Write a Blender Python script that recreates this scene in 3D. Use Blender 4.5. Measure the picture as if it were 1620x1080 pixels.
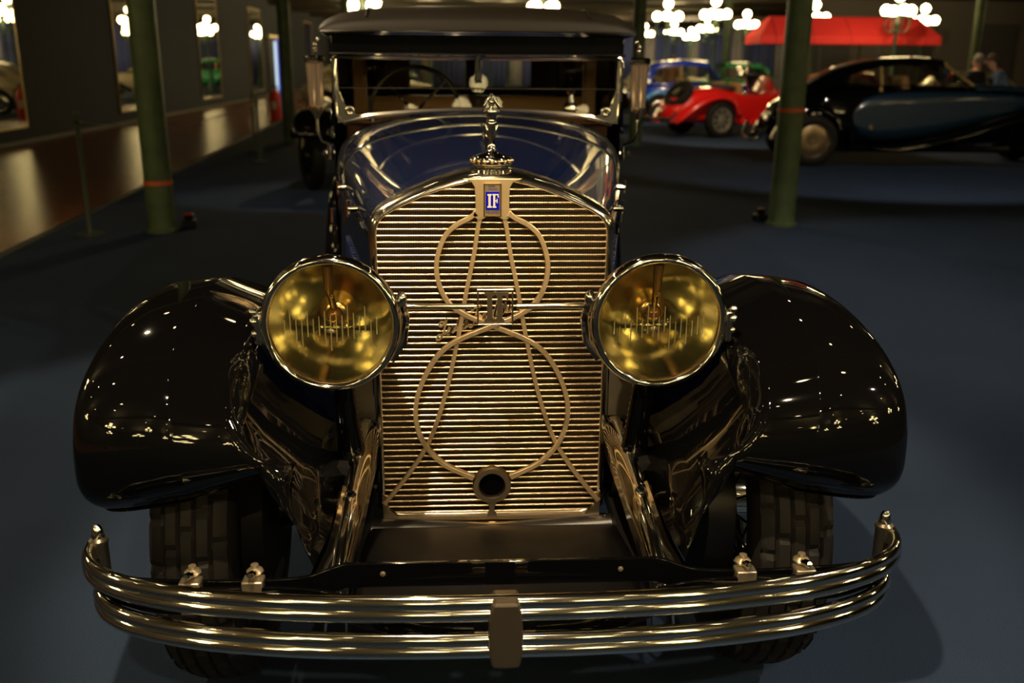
import bpy, bmesh, math, random
from math import sin, cos, pi, radians, sqrt, atan2
from mathutils import Vector, Matrix
random.seed(7)
SC = bpy.context.scene
for _o in list(bpy.data.objects): bpy.data.objects.remove(_o)
COL = SC.collection

# ---------------------------------------------------------------- camera
def _cam():
    p, y, r = radians(16.5), radians(3.2), radians(0.44)
    fw = Vector((sin(y)*cos(p), cos(y)*cos(p), -sin(p)))
    rt = Vector((cos(y), -sin(y), 0)); up = rt.cross(fw)
    r2 = rt*cos(r)+up*sin(r); u2 = -rt*sin(r)+up*cos(r)
    cd = bpy.data.cameras.new('camera'); co = bpy.data.objects.new('camera', cd); COL.objects.link(co)
    m = Matrix((r2, u2, -fw)).transposed().to_4x4(); m.translation = (-0.081, -2.4, 1.6)
    co.matrix_world = m
    cd.sensor_width = 36; cd.lens = 1500/1620*36; cd.clip_end = 200; cd.clip_start = 0.05
    cd.dof.use_dof = True; cd.dof.focus_distance = 2.25; cd.dof.aperture_fstop = 2.8
    SC.camera = co
_cam()

# ---------------------------------------------------------------- world, exposure
W = bpy.data.worlds.new('hall_air'); SC.world = W; W.use_nodes = True
W.node_tree.nodes['Background'].inputs[0].default_value = (0.012, 0.012, 0.012, 1)
W.node_tree.nodes['Background'].inputs[1].default_value = 1.0
SC.view_settings.view_transform = 'Standard'; SC.view_settings.look = 'None'
SC.view_settings.exposure = 0.0; SC.view_settings.gamma = 1.0; SC.view_settings.use_curve_mapping = False
SC.cycles.use_denoising = True
SC.cycles.max_bounces = 8; SC.cycles.diffuse_bounces = 2; SC.cycles.glossy_bounces = 5
SC.cycles.transmission_bounces = 4; SC.cycles.transparent_max_bounces = 10
SC.cycles.sample_clamp_indirect = 4.0
SC.cycles.caustics_reflective = False; SC.cycles.caustics_refractive = False

# ---------------------------------------------------------------- ceiling spotlights (the hall's track spots, plus some added to brighten parts)
WARM = (1.0, 0.76, 0.46)
SPOTS = [  # position, target, watts, full angle, colour, radius
    ((-0.46, -1.85, 3.95), (0.03, -0.05, 0.95), 700, 44, WARM, 0.03),
    ((3.4, -1.6, 3.95), (1.9, 0.6, 0.0), 420, 76, (1.0, .84, .64), 0.05),
    ((-2.6, 3.2, 3.95), (-1.1, 1.6, 0.9), 330, 60, WARM, 0.04),
    ((2.8, 5.2, 3.95), (4.2, 4.6, 0.0), 190, 85, (1.0, .86, .68), 0.05),
    ((5.6, 8.2, 3.95), (6.2, 12.0, 0.0), 300, 85, (1.0, .86, .68), 0.05),
    ((4.4, 14.8, 3.95), (6.1, 18.4, 0.6), 700, 66, WARM, 0.05),
    ((-1.5, 7.0, 3.95), (-1.8, 10.2, 0.2), 130, 60, (1.0, .84, .64), 0.05),
    ((5.0, 21.5, 3.95), (4.6, 25.0, 0.8), 420, 70, WARM, 0.05),
    ((9.6, 20.0, 3.95), (10.6, 26.0, 2.3), 760, 70, WARM, 0.05),  # added to brighten the red awning
    ((0.3, -4.6, 3.95), (0.1, -0.6, 0.6), 400, 36, WARM, 0.04),  # added frontal spot, brightens the radiator ornament and slats
    ((7.0, 52.0, 3.95), (8.0, 61.5, 2.0), 1500, 95, WARM, 0.05),  # added to lift the far curtains out of the dark
    ((14.0, 50.0, 3.95), (15.0, 61.5, 2.0), 1500, 95, WARM, 0.05),  # second spot added for the far curtains
    ((8.6, 17.6, 3.95), (10.0, 15.6, 1.3), 260, 60, WARM, 0.05),  # added to brighten the people beyond the coupe
    ((-1.7, -0.9, 3.95), (-0.25, 1.55, 1.25), 520, 48, WARM, 0.03),
    ((1.9, -1.4, 3.95), (0.3, 1.6, 1.35), 260, 40, WARM, 0.03),
    ((-.6, 14.0, 3.95), (-.3, 8.0, .8), 300, 70, WARM, 0.05),
]
# ---------------------------------------------------------------- materials
MATS = {}
def _p(n): return n.node_tree.nodes['Principled BSDF']
def mat(name, col, rough=0.5, metal=0.0, coat=0.0, spec=0.5, emit=None, estr=0.0, noise=None, bump=None, sheen=0.0, transmission=0.0):
    m = bpy.data.materials.new(name); m.use_nodes = True; b = _p(m); nt = m.node_tree
    b.inputs['Base Color'].default_value = (*col, 1); b.inputs['Roughness'].default_value = rough
    b.inputs['Metallic'].default_value = metal; b.inputs['Coat Weight'].default_value = coat
    b.inputs['Coat Roughness'].default_value = 0.03; b.inputs['Specular IOR Level'].default_value = spec
    b.inputs['Sheen Weight'].default_value = sheen; b.inputs['Transmission Weight'].default_value = transmission
    if emit: b.inputs['Emission Color'].default_value = (*emit, 1); b.inputs['Emission Strength'].default_value = estr
    if noise or bump:
        tc = nt.nodes.new('ShaderNodeTexCoord')
    if noise:   # (scale, colour2, detail, (lo, hi))
        t = nt.nodes.new('ShaderNodeTexNoise'); t.inputs['Scale'].default_value = noise[0]; t.inputs['Detail'].default_value = noise[2]
        r = nt.nodes.new('ShaderNodeValToRGB'); r.color_ramp.elements[0].position = noise[3][0]; r.color_ramp.elements[1].position = noise[3][1]
        r.color_ramp.elements[0].color = (*col, 1); r.color_ramp.elements[1].color = (*noise[1], 1)
        nt.links.new(tc.outputs['Object'], t.inputs['Vector']); nt.links.new(t.outputs['Fac'], r.inputs['Fac'])
        nt.links.new(r.outputs['Color'], b.inputs['Base Color'])
    if bump:    # (scale, strength, distance)
        t = nt.nodes.new('ShaderNodeTexNoise'); t.inputs['Scale'].default_value = bump[0]; t.inputs['Detail'].default_value = 4
        bp = nt.nodes.new('ShaderNodeBump'); bp.inputs['Strength'].default_value = bump[1]; bp.inputs['Distance'].default_value = bump[2]
        nt.links.new(tc.outputs['Object'], t.inputs['Vector']); nt.links.new(t.outputs['Fac'], bp.inputs['Height'])
        nt.links.new(bp.outputs['Normal'], b.inputs['Normal'])
    MATS[name] = m; return m
def glassmat(name, tint, refl=0.6, rough=0.0):
    m = bpy.data.materials.new(name); m.use_nodes = True; nt = m.node_tree
    for n in list(nt.nodes):
        if n.type == 'BSDF_PRINCIPLED': nt.nodes.remove(n)
    out = [n for n in nt.nodes if n.type == 'OUTPUT_MATERIAL'][0]
    t = nt.nodes.new('ShaderNodeBsdfTransparent'); t.inputs[0].default_value = (*tint, 1)
    g = nt.nodes.new('ShaderNodeBsdfGlossy'); g.inputs['Roughness'].default_value = rough; g.inputs[0].default_value = (1, 1, 1, 1)
    f = nt.nodes.new('ShaderNodeFresnel'); f.inputs[0].default_value = 1.5
    k = nt.nodes.new('ShaderNodeMath'); k.operation = 'MULTIPLY'; k.inputs[1].default_value = refl*2
    x = nt.nodes.new('ShaderNodeMixShader'); nt.links.new(f.outputs[0], k.inputs[0]); nt.links.new(k.outputs[0], x.inputs[0])
    nt.links.new(t.outputs[0], x.inputs[1]); nt.links.new(g.outputs[0], x.inputs[2]); nt.links.new(x.outputs[0], out.inputs[0])
    MATS[name] = m; return m

M_CHROME = mat('chrome', (.86, .83, .75), .07, 1.0)
M_SHELL = mat('radiator_nickel', (.93, .86, .73), .15, 1.0)
M_NICKEL = mat('nickel', (.78, .58, .33), .38, .9, noise=(30, (.84, .64, .38), 2, (.4, .7)))
M_SLAT = mat('nickel_slat', (.66, .53, .35), .24, 1.0)
M_BRASS = mat('brass', (.86, .62, .32), .22, 1.0)
M_REFL = mat('reflector', (.86, .80, .54), .12, 1.0, noise=(9, (.80, .72, .44), 3, (.35, .7)))
M_BLACK = mat('black_paint', (.002, .002, .0022), .3, 0, coat=1.0, spec=.0, bump=(160, .02, .002))
M_BLUE = mat('navy_paint', (.0032, .007, .030), .3, 0, coat=1.0, spec=.05)
M_BLUE2 = mat('teal_blue_paint', (.004, .018, .038), .35, 0, coat=.4)
M_BLUE3 = mat('royal_blue_paint', (.008, .03, .34), .25, 0, coat=1)
M_SKYBLUE = mat('sky_blue_paint', (.06, .25, .62), .25, 0, coat=1)
M_RED = mat('red_paint', (.62, .012, .010), .25, 0, coat=1)
M_GREEN = mat('green_paint', (.01, .26, .09), .3, 0, coat=.8)
M_CREAM = mat('cream_paint', (.55, .48, .33), .3, 0, coat=.8)
M_MAROON = mat('maroon_paint', (.10, .02, .02), .25, 0, coat=.8)
M_TYRE = mat('tyre_rubber', (.008, .007, .006), .7, spec=.22, noise=(14, (.012, .0105, .0085), 4, (.3, .7)))
M_IRON = mat('black_iron', (.008, .008, .008), .35, 0, spec=.4)
M_LEATHERTOP = mat('roof_leathercloth', (.0085, .006, .0033), .5, 0, spec=.22, bump=(220, .25, .002))
M_TAN = mat('tan_upholstery', (.32, .18, .07), .6, bump=(60, .2, .004))
M_BROWNINT = mat('brown_interior', (.22, .10, .045), .6)
M_WOODDASH = mat('wood_dash', (.12, .05, .02), .3, coat=.5)
M_REDPLASTIC = mat('red_plastic', (.55, .03, .02), .4)
M_ENAMEL = mat('blue_enamel', (.006, .006, .42), .12, 0, coat=1)
M_PLATE = mat('badge_plate', (.42, .34, .22), .35, .8)
M_CORE = None
M_CLEAR = glassmat('clear_glass', (.95, .95, .90), .16)
M_LENS = glassmat('yellow_lens_glass', (.95, .93, .78), .55)
M_TINT = glassmat('car_window_glass', (.82, .80, .72), .6)
M_MIRROR = mat('mirror_glass', (.82, .82, .76), .015, 1.0)
M_GILT = mat('gilt_frame', (.5, .36, .12), .35, .8)
M_PILLAR = mat('green_pillar_paint', (.045, .075, .030), .55, noise=(5.5, (.08, .12, .05), 8, (.35, .68)), bump=(18, .25, .01))
M_POST = mat('green_lamp_iron', (.02, .055, .03), .5)
M_GLOBE = mat('lit_opal_globe', (.9, .86, .74), .4, emit=(1.0, .76, .34), estr=30)
M_CLOTHRED = mat('red_awning_cloth', (.62, .022, .018), .8)
M_CURTAIN = mat('navy_curtain_cloth', (.045, .06, .16), .85)
M_CURTAIN2 = mat('grey_curtain_cloth', (.26, .25, .23), .85)
M_TAPE = mat('orange_tape', (.6, .10, .03), .6)
M_TOE = mat('skin', (.55, .30, .19), .6)
M_WHITE = mat('white_enamel', (.6, .58, .5), .4)
M_YELLOW = mat('yellow_enamel', (.6, .45, .03), .5)

def carpet():
    m = mat('blue_carpet', (.03, .04, .062), .95, spec=.15); nt = m.node_tree; b = _p(m)
    tc = nt.nodes.new('ShaderNodeTexCoord')
    a = nt.nodes.new('ShaderNodeTexNoise'); a.inputs['Scale'].default_value = 260; a.inputs['Detail'].default_value = 2
    c = nt.nodes.new('ShaderNodeTexNoise'); c.inputs['Scale'].default_value = 1.7; c.inputs['Detail'].default_value = 5
    ra = nt.nodes.new('ShaderNodeValToRGB'); ra.color_ramp.elements[0].position = .3; ra.color_ramp.elements[1].position = .75
    ra.color_ramp.elements[0].color = (.014, .026, .056, 1); ra.color_ramp.elements[1].color = (.032, .054, .104, 1)
    mx = nt.nodes.new('ShaderNodeMixRGB'); mx.blend_type = 'MULTIPLY'; mx.inputs[0].default_value = .35
    nt.links.new(tc.outputs['Object'], a.inputs['Vector']); nt.links.new(tc.outputs['Object'], c.inputs['Vector'])
    nt.links.new(a.outputs['Fac'], ra.inputs[0]); nt.links.new(ra.outputs[0], mx.inputs[1]); nt.links.new(c.outputs['Fac'], mx.inputs[2])
    nt.links.new(mx.outputs[0], b.inputs['Base Color'])
    bp = nt.nodes.new('ShaderNodeBump'); bp.inputs['Strength'].default_value = .4; bp.inputs['Distance'].default_value = .004
    nt.links.new(a.outputs['Fac'], bp.inputs['Height']); nt.links.new(bp.outputs['Normal'], b.inputs['Normal'])
    return m
M_CARPET = carpet()
def woodfloor():
    m = mat('polished_brown_floor', (.16, .06, .02), .26, coat=.0); nt = m.node_tree; b = _p(m)
    tc = nt.nodes.new('ShaderNodeTexCoord'); mp = nt.nodes.new('ShaderNodeMapping'); mp.inputs['Scale'].default_value = (3, .5, 1)
    a = nt.nodes.new('ShaderNodeTexNoise'); a.inputs['Scale'].default_value = 2.2; a.inputs['Detail'].default_value = 6
    r = nt.nodes.new('ShaderNodeValToRGB'); r.color_ramp.elements[0].position = .3; r.color_ramp.elements[1].position = .75
    r.color_ramp.elements[0].color = (.20, .062, .015, 1); r.color_ramp.elements[1].color = (.34, .12, .032, 1)
    nt.links.new(tc.outputs['Object'], mp.inputs[0]); nt.links.new(mp.outputs[0], a.inputs['Vector'])
    nt.links.new(a.outputs['Fac'], r.inputs[0]); nt.links.new(r.outputs[0], b.inputs['Base Color'])
    return m
M_FLOORWOOD = woodfloor()
def wallcloth():
    m = mat('grey_wall_cloth', (.055, .055, .058), .9, spec=.2); nt = m.node_tree; b = _p(m)
    tc = nt.nodes.new('ShaderNodeTexCoord'); mp = nt.nodes.new('ShaderNodeMapping'); mp.inputs['Scale'].default_value = (1, 1, .06)
    a = nt.nodes.new('ShaderNodeTexNoise'); a.inputs['Scale'].default_value = 40; a.inputs['Detail'].default_value = 3
    r = nt.nodes.new('ShaderNodeValToRGB'); r.color_ramp.elements[0].position = .3; r.color_ramp.elements[1].position = .7
    r.color_ramp.elements[0].color = (.046, .052, .066, 1); r.color_ramp.elements[1].color = (.064, .070, .086, 1)
    nt.links.new(tc.outputs['Object'], mp.inputs[0]); nt.links.new(mp.outputs[0], a.inputs['Vector'])
    nt.links.new(a.outputs['Fac'], r.inputs[0]); nt.links.new(r.outputs[0], b.inputs['Base Color'])
    return m
M_WALL = wallcloth()
M_CEIL = mat('dark_ceiling_boards', (.034, .025, .013), .45, noise=(2, (.052, .038, .02), 4, (.3, .7)))
def coremat():
    m = mat('radiator_core', (.02, .015, .01), .5, .6); nt = m.node_tree; b = _p(m)
    tc = nt.nodes.new('ShaderNodeTexCoord')
    mp = nt.nodes.new('ShaderNodeMapping'); mp.inputs['Rotation'].default_value = (radians(90), 0, 0)
    t = nt.nodes.new('ShaderNodeTexBrick'); t.offset = 0.0; t.inputs['Scale'].default_value = 1
    t.inputs['Brick Width'].default_value = .0062; t.inputs['Row Height'].default_value = .0062; t.inputs['Mortar Size'].default_value = .0011
    t.inputs['Color1'].default_value = (.004, .003, .003, 1); t.inputs['Color2'].default_value = (.006, .005, .004, 1); t.inputs['Mortar'].default_value = (.10, .065, .035, 1)
    nt.links.new(tc.outputs['Object'], mp.inputs[0]); nt.links.new(mp.outputs[0], t.inputs['Vector']); nt.links.new(t.outputs['Color'], b.inputs['Base Color'])
    return m
M_CORE = coremat()

# ---------------------------------------------------------------- mesh helpers
class B:
    """collects geometry of ONE part"""
    def __init__(s): s.v = []; s.f = []
    def add(s, vs, fs):
        k = len(s.v); s.v += [tuple(v) for v in vs]; s.f += [tuple(i+k for i in f) for f in fs]; return s
    def box(s, c, d, rot=None):
        x, y, z = d[0]/2, d[1]/2, d[2]/2
        vs = [Vector((a*x, b*y, e*z)) for a in (-1, 1) for b in (-1, 1) for e in (-1, 1)]
        if rot is not None: vs = [rot @ v for v in vs]
        return s.add([v+Vector(c) for v in vs], [(0,1,3,2),(4,6,7,5),(0,4,5,1),(2,3,7,6),(0,2,6,4),(1,5,7,3)])
    def grid(s, rows, close_u=False, close_v=False, capu=False):
        n = len(rows); m = len(rows[0]); k = len(s.v)
        for r in rows: s.v += [tuple(p) for p in r]
        for i in range(n if close_u else n-1):
            for j in range(m if close_v else m-1):
                a, b2 = i, (i+1) % n; c, d = j, (j+1) % m
                s.f.append((k+a*m+c, k+a*m+d, k+b2*m+d, k+b2*m+c))
        if capu:
            s.f.append(tuple(k+j for j in range(m))[::-1]); s.f.append(tuple(k+(n-1)*m+j for j in range(m)))
        return s
    def tube(s, pts, r, n=8, closed=False, cap=True, up=(0, 0, 1), flat=1.0):
        pts = [Vector(p) for p in pts]; N = len(pts); rr = r if isinstance(r, (list, tuple)) else [r]*N
        rows = []; prev = None
        for i, p in enumerate(pts):
            if closed: t = pts[(i+1) % N]-pts[i-1]
            else: t = pts[min(i+1, N-1)]-pts[max(i-1, 0)]
            t.normalize()
            if prev is None:
                u = Vector(up); u = u-t*u.dot(t)
                if u.length < 1e-4: u = Vector((1, 0, 0)); u = u-t*u.dot(t)
            else: u = prev-t*prev.dot(t)
            u.normalize(); prev = u; w = t.cross(u)
            rows.append([p+(u*cos(a)+w*sin(a)*flat)*rr[i] for a in [2*pi*q/n for q in range(n)]])
        return s.grid(rows, close_u=closed, close_v=True, capu=(cap and not closed))
    def cyl(s, p0, p1, r0, r1=None, n=12): return s.tube([p0, p1], [r0, r0 if r1 is None else r1], n)
    def lathe(s, prof, o=(0, 0, 0), axis=(0, 0, 1), n=24, sx=1.0, sy=1.0, ang=None, close=False):
        """prof: (radius, height) list turned about axis"""
        ax = Vector(axis).normalized(); u = Vector((1, 0, 0)) if abs(ax.x) < .9 else Vector((0, 1, 0)); u = (u-ax*u.dot(ax)).normalized(); w = ax.cross(u)
        o = Vector(o); rows = []
        for q in range(n):
            a = 2*pi*q/n
            rows.append([o+ax*h+(u*cos(a)*sx+w*sin(a)*sy)*r for r, h in prof])
        return s.grid(rows, close_u=True, close_v=close)
    def sphere(s, c, r, n=12, m=8, sc=(1, 1, 1)):
        c = Vector(c); rows = []
        for i in range(m+1):
            t = pi*i/m
            rows.append([c+Vector((r*sin(t)*cos(a)*sc[0], r*sin(t)*sin(a)*sc[1], r*cos(t)*sc[2])) for a in [2*pi*q/n for q in range(n)]])
        return s.grid(rows, close_v=True)
    def plate(s, poly, y0, y1):
        """polygon of (x,z) extruded from y0 to y1"""
        n = len(poly)
        vs = [(x, y0, z) for x, z in poly]+[(x, y1, z) for x, z in poly]
        fs = [tuple(range(n)), tuple(range(2*n-1, n-1, -1))]+[(i, i+n, (i+1) % n+n, (i+1) % n) for i in range(n)]
        return s.add(vs, fs)
    def ribbon(s, pts, w, y0, y1, closed=False):
        """strip of width w following (x,z) points, between depths y0 and y1"""
        N = len(pts); rows = []; ww = w if isinstance(w, (list, tuple)) else [w]*N
        P = [Vector((p[0], 0, p[1])) for p in pts]
        for i, p in enumerate(P):
            t = (P[(i+1) % N]-P[i-1]) if closed else (P[min(i+1, N-1)]-P[max(0, i-1)])
            t.normalize(); nn = Vector((-t.z, 0, t.x))*ww[i]/2; a = p+nn; b = p-nn
            rows.append([(a.x, y0, a.z), (b.x, y0, b.z), (b.x, y1, b.z), (a.x, y1, a.z)])
        return s.grid(rows, close_u=closed, close_v=True, capu=not closed)
    def build(s, name, m, parent=None, smooth=True, ang=38, solid=0.0, bevel=0.0, sub=0, loc=None):
        me = bpy.data.meshes.new(name); me.from_pydata(s.v, [], s.f)
        bm = bmesh.new(); bm.from_mesh(me); bmesh.ops.remove_doubles(bm, verts=bm.verts, dist=1e-6)
        bmesh.ops.recalc_face_normals(bm, faces=bm.faces); bm.to_mesh(me); bm.free()
        me.materials.append(m); o = bpy.data.objects.new(name, me); COL.objects.link(o)
        if parent is not None: o.parent = parent
        if loc: o.location = loc
        if smooth:
            me.polygons.foreach_set('use_smooth', [True]*len(me.polygons))
            me.set_sharp_from_angle(angle=radians(ang))
        if bevel:
            md = o.modifiers.new('bevel', 'BEVEL'); md.width = bevel; md.segments = 2; md.limit_method = 'ANGLE'; md.angle_limit = radians(40)
        if solid:
            md = o.modifiers.new('solid', 'SOLIDIFY'); md.thickness = solid; md.offset = 0
        if sub:
            md = o.modifiers.new('sub', 'SUBSURF'); md.levels = sub; md.render_levels = sub
        return o
def tag(o, label=None, cat=None, group=None, kind=None):
    if label: o['label'] = label
    if cat: o['category'] = cat
    if group: o['group'] = group
    if kind: o['kind'] = kind
    return o
def empty(name, loc=(0, 0, 0), rz=0.0, label=None, cat=None, group=None):
    o = bpy.data.objects.new(name, None); COL.objects.link(o); o.location = loc; o.rotation_euler = (0, 0, rz)
    o.empty_display_size = .1
    return tag(o, label, cat, group)
def copy_tree(o, parent=None):
    c = o.copy(); COL.objects.link(c); c.parent = parent
    for ch in list(o.children): copy_tree(ch, c)
    return c
def spline(pts, n=6, closed=False):
    """Catmull-Rom through 2D/3D points"""
    P = [Vector(p) for p in pts]; N = len(P); out = []
    for i in range(N if closed else N-1):
        p0 = P[i-1] if (closed or i > 0) else P[0]*2-P[1]
        p1 = P[i]; p2 = P[(i+1) % N]; p3 = P[(i+2) % N] if (closed or i+2 < N) else P[N-1]*2-P[N-2]
        for q in range(n):
            t = q/n; out.append(.5*((2*p1)+(p2-p0)*t+(2*p0-5*p1+4*p2-p3)*t*t+(3*p1-p0-3*p2+p3)*t**3))
    if not closed: out.append(P[-1])
    return out
def interp(tab, x):
    if x <= tab[0][0]: return tab[0][1]
    for (a, b), (c, d) in zip(tab, tab[1:]):
        if x <= c: return b+(d-b)*(x-a)/(c-a)
    return tab[-1][1]
def text_mesh(name, body, size, m, parent, loc, depth=.0006, ax='Y'):
    cu = bpy.data.curves.new(name, 'FONT'); cu.body = body; cu.size = size; cu.align_x = 'CENTER'; cu.extrude = depth
    t = bpy.data.objects.new(name+'_tmp', cu); COL.objects.link(t); bpy.context.view_layer.update()
    me = bpy.data.meshes.new_from_object(t.evaluated_get(bpy.context.evaluated_depsgraph_get()))
    bpy.data.objects.remove(t); me.materials.clear(); me.materials.append(m); me.name = name
    o = bpy.data.objects.new(name, me); COL.objects.link(o); o.parent = parent; o.location = loc; o.rotation_euler = (radians(90), 0, 0)
    return o

# ================================================================ THE HALL
XL, XR, YB, YF, ZC = -8.5, 34.0, -14.0, 66.0, 4.1
def carpet_x(y): return -3.75-0.052*(y-2) if y > 2 else -3.75
f = B().add([(-3.2, YB, 0), (XR, YB, 0), (XR, YF, 0), (carpet_x(YF), YF, 0), (carpet_x(2), 2, 0), (-3.75, YB, 0)], [(0, 1, 2, 3, 4, 5)]).build('floor', M_CARPET, smooth=False)
tag(f, 'dark blue carpet laid through the museum hall', 'floor', kind='structure')
f = B().add([(XL, YB, 0), (-3.75, YB, 0), (carpet_x(2), 2, 0), (carpet_x(YF), YF, 0), (XL, YF, 0)], [(0, 1, 2, 3, 4)]).build('floor_walkway', M_FLOORWOOD, smooth=False)
tag(f, 'polished brown walkway floor along the mirrored wall', 'floor', kind='structure')
pts = [(carpet_x(y)-.0, y, .004) for y in (YB, 2, 20, 40, YF)]
f = B().grid([[(p[0]-.06, p[1], .001), (p[0]-.05, p[1], .006), (p[0]+.05, p[1], .006), (p[0]+.06, p[1], .001)] for p in pts]).build('trim_1', mat('dark_edge_strip', (.03, .028, .026), .5), smooth=False)
tag(f, 'dark edging strip between carpet and walkway', 'trim', kind='structure')
w = B().box((XL-.1, (YB+YF)/2, ZC/2), (.2, YF-YB, ZC)).build('wall_left', M_WALL, smooth=False); tag(w, 'dark grey cloth-covered wall with tall mirrors', 'wall', kind='structure')
w = B().box((XL+.01, (YB+YF)/2, .03), (.02, YF-YB, .06)).build('baseboard_left', mat('pale_skirting', (.12, .11, .095), .6), smooth=False); tag(w, 'thin pale skirting along the mirrored wall', 'baseboard', kind='structure')
w = B().box(((XL+XR)/2, YF+.1, ZC/2), (XR-XL+.4, .2, ZC)).build('wall_back', M_WALL, smooth=False); tag(w, 'dark far wall of the hall', 'wall', kind='structure')
w = B().box((XR+.1, (YB+YF)/2, ZC/2), (.2, YF-YB, ZC)).build('wall_right', M_WALL, smooth=False); tag(w, 'dark right wall of the hall', 'wall', kind='structure')
w = B().box(((XL+XR)/2, YB-.1, ZC/2), (XR-XL+.4, .2, ZC)).build('wall_front', M_WALL, smooth=False); tag(w, 'dark wall behind the viewer', 'wall', kind='structure')
w = B().box(((XL+XR)/2, (YB+YF)/2, ZC+.1), (XR-XL+.4, YF-YB+.4, .2)).build('ceiling', M_CEIL, smooth=False); tag(w, 'dark boarded ceiling', 'ceiling', kind='structure')
bb = None
for i in range(13):
    y = -11+6*i
    if bb is None: bb = B().box((0, 0, 0), (XR-XL, .26, .22)).build('beam', M_CEIL, w, smooth=False); o = bb
    else: o = bb.copy(); COL.objects.link(o)
    o.parent = w; o.location = ((XL+XR)/2, y, ZC-.11)

# mirrors on the left wall
for i, (y0, y1) in enumerate([(14.4, 16.95), (22.3, 24.8), (30.2, 32.8), (38.0, 40.4), (52.4, 54.9)]):
    t = empty('wall_mirror', (XL+.02, (y0+y1)/2, .3), 0,
              ['tall mirror at the left edge, showing a car fender', 'tall mirror half hidden behind the nearest left green pillar',
               'tall mirror just right of the nearest left green pillar', 'tall mirror left of the lit doorway', 'farthest tall mirror, dark, beside the limousine roof'][i], 'mirror', 'tall mirrors on the grey wall')
    wd = y1-y0; h = 3.25
    B().box((.012, 0, h/2), (.02, wd, h)).build('mirror_glass', M_MIRROR, t, smooth=False)
    fr = B()
    fr.box((.015, -wd/2, h/2), (.03, .02, h+.02)); fr.box((.015, wd/2, h/2), (.03, .02, h+.02)); fr.box((.015, 0, 0), (.03, wd, .03)); fr.box((.015, 0, h), (.03, wd, .05))
    fr.build('mirror_frame', M_GILT, t, smooth=False)
# lit doorway with a display beyond
t = empty('door_1', (XL, 42.9, 0)); tag(t, 'dark doorway with bright blue and white lit panel', 'doorway', kind='structure')
B().box((.03, 0, 1.25), (.06, 2.5, 2.5)).build('door_shade_slab', mat('door_shade_black', (.004, .005, .008), .6), t, smooth=False)  # solid slab; the opening's shade is put into its near-black colour
B().box((.08, .35, 1.2), (.02, .55, 2.3)).build('lit_panel', mat('lit_panel', (.5, .6, .7), .5, emit=(.55, .75, .95), estr=.9), t, smooth=False)
B().box((.08, .95, 1.3), (.02, .6, 2.4)).build('lit_blue_panel', mat('lit_blue_panel', (.02, .05, .4), .5, emit=(.01, .03, .35), estr=.9), t, smooth=False)
B().box((.10, 0, 2.55), (.16, 2.7, .12)).build('door_head', M_GILT, t, smooth=False)

# green pillars
def pillar(x, y, lab, band=None):
    t = empty('green_pillar', (x, y, 0), 0, lab, 'pillar', 'green iron pillars')
    t['kind'] = 'structure'
    B().lathe([(.001, ZC-.02), (.13, ZC-.02), (.125, 2), (.13, .02), (.001, .02)], n=18).build('shaft', M_PILLAR, t)
    B().lathe([(.001, .0), (.155, .0), (.155, .03), (.135, .04), (.001, .04)], n=18).build('foot_ring', M_PILLAR, t)
    if band is not None: B().lathe([(.1335, band-.02), (.1345, band), (.1335, band+.02)], n=18).build('tape_band', M_TAPE, t)
pillar(-2.94, 6.82, 'nearest left green pillar, with a red tape band', .47)
pillar(3.21, 7.12, 'nearest right green pillar, before the black and blue coupe', 1.15)
pillar(3.35, 16.4, 'green pillar just right of the limousine windscreen')
pillar(-3.42, 16.9, 'green pillar left of the limousine roof, before the lit doorway')
pillar(13.9, 23.8, 'green pillar behind the black and blue coupe, right of the awning')
pillar(9.7, 33.5, 'slim far green pillar between the lamp posts')
pillar(-3.6, 29, 'far green pillar seen over the limousine roof edge')
# ceiling spotlight fixtures carrying the hall's spots and the added ones
for i, (p, tg, wts, ang, colr, rad) in enumerate(SPOTS):
    d = (Vector(tg)-Vector(p)).normalized(); up = Vector((0, 0, 1)); q = d.to_track_quat('-Z', 'Y')
    t = empty('ceiling_spotlight', p, 0, 'black ceiling spotlight, one of a set partly added for brightness', 'spotlight', 'ceiling track spotlights')
    B().cyl((0, 0, .02), (0, 0, ZC-p[2]), .012).build('stem', M_IRON, t)
    h = B().lathe([(.001, .02), (.05, .02), (.07, -.05), (.075, -.12), (.068, -.12), (.06, -.03), (.001, -.0)], n=16).build('housing', M_IRON, t); h.rotation_euler = q.to_euler()
    l = bpy.data.lights.new('spot_beam', 'SPOT'); l.energy = wts; l.spot_size = radians(ang); l.spot_blend = .35; l.color = colr; l.shadow_soft_size = rad
    lo = bpy.data.objects.new('spot_beam', l); COL.objects.link(lo); lo.parent = t; lo.location = d*.14; lo.rotation_euler = q.to_euler()

# lamp posts with globes
def lamp_post():
    t = empty('lamp_post')
    B().lathe([(.001, 0), (.2, 0), (.2, .06), (.15, .1), (.13, .34), (.09, .4), (.06, .46), (.05, 1.0), (.058, 1.03), (.042, 1.07), (.036, 2.1), (.055, 2.14), (.06, 2.2), (.03, 2.26), (.025, 2.62), (.05, 2.66), (.001, 2.68)], n=14).build('post', M_POST, t)
    for k in range(4):
        a = k*pi/2+pi/4; dx, dy = cos(a), sin(a)
        B().tube([(0, 0, 2.05), (dx*.16, dy*.16, 2.0), (dx*.27, dy*.27, 2.08), (dx*.29, dy*.29, 2.2), (dx*.28, dy*.28, 2.3)], .018, 6).lathe([(.02, 2.29), (.07, 2.32), (.075, 2.37), (.05, 2.37), (.001, 2.36)], (dx*.28, dy*.28, 0), n=10).build('arm', M_POST, t)
        B().sphere((dx*.28, dy*.28, 2.47), .112, 14, 9).build('globe', M_GLOBE, t)
    B().sphere((0, 0, 2.78), .112, 14, 9).build('globe', M_GLOBE, t)
    t.scale = (1.2, 1.2, 1.2)
    return t
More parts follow.
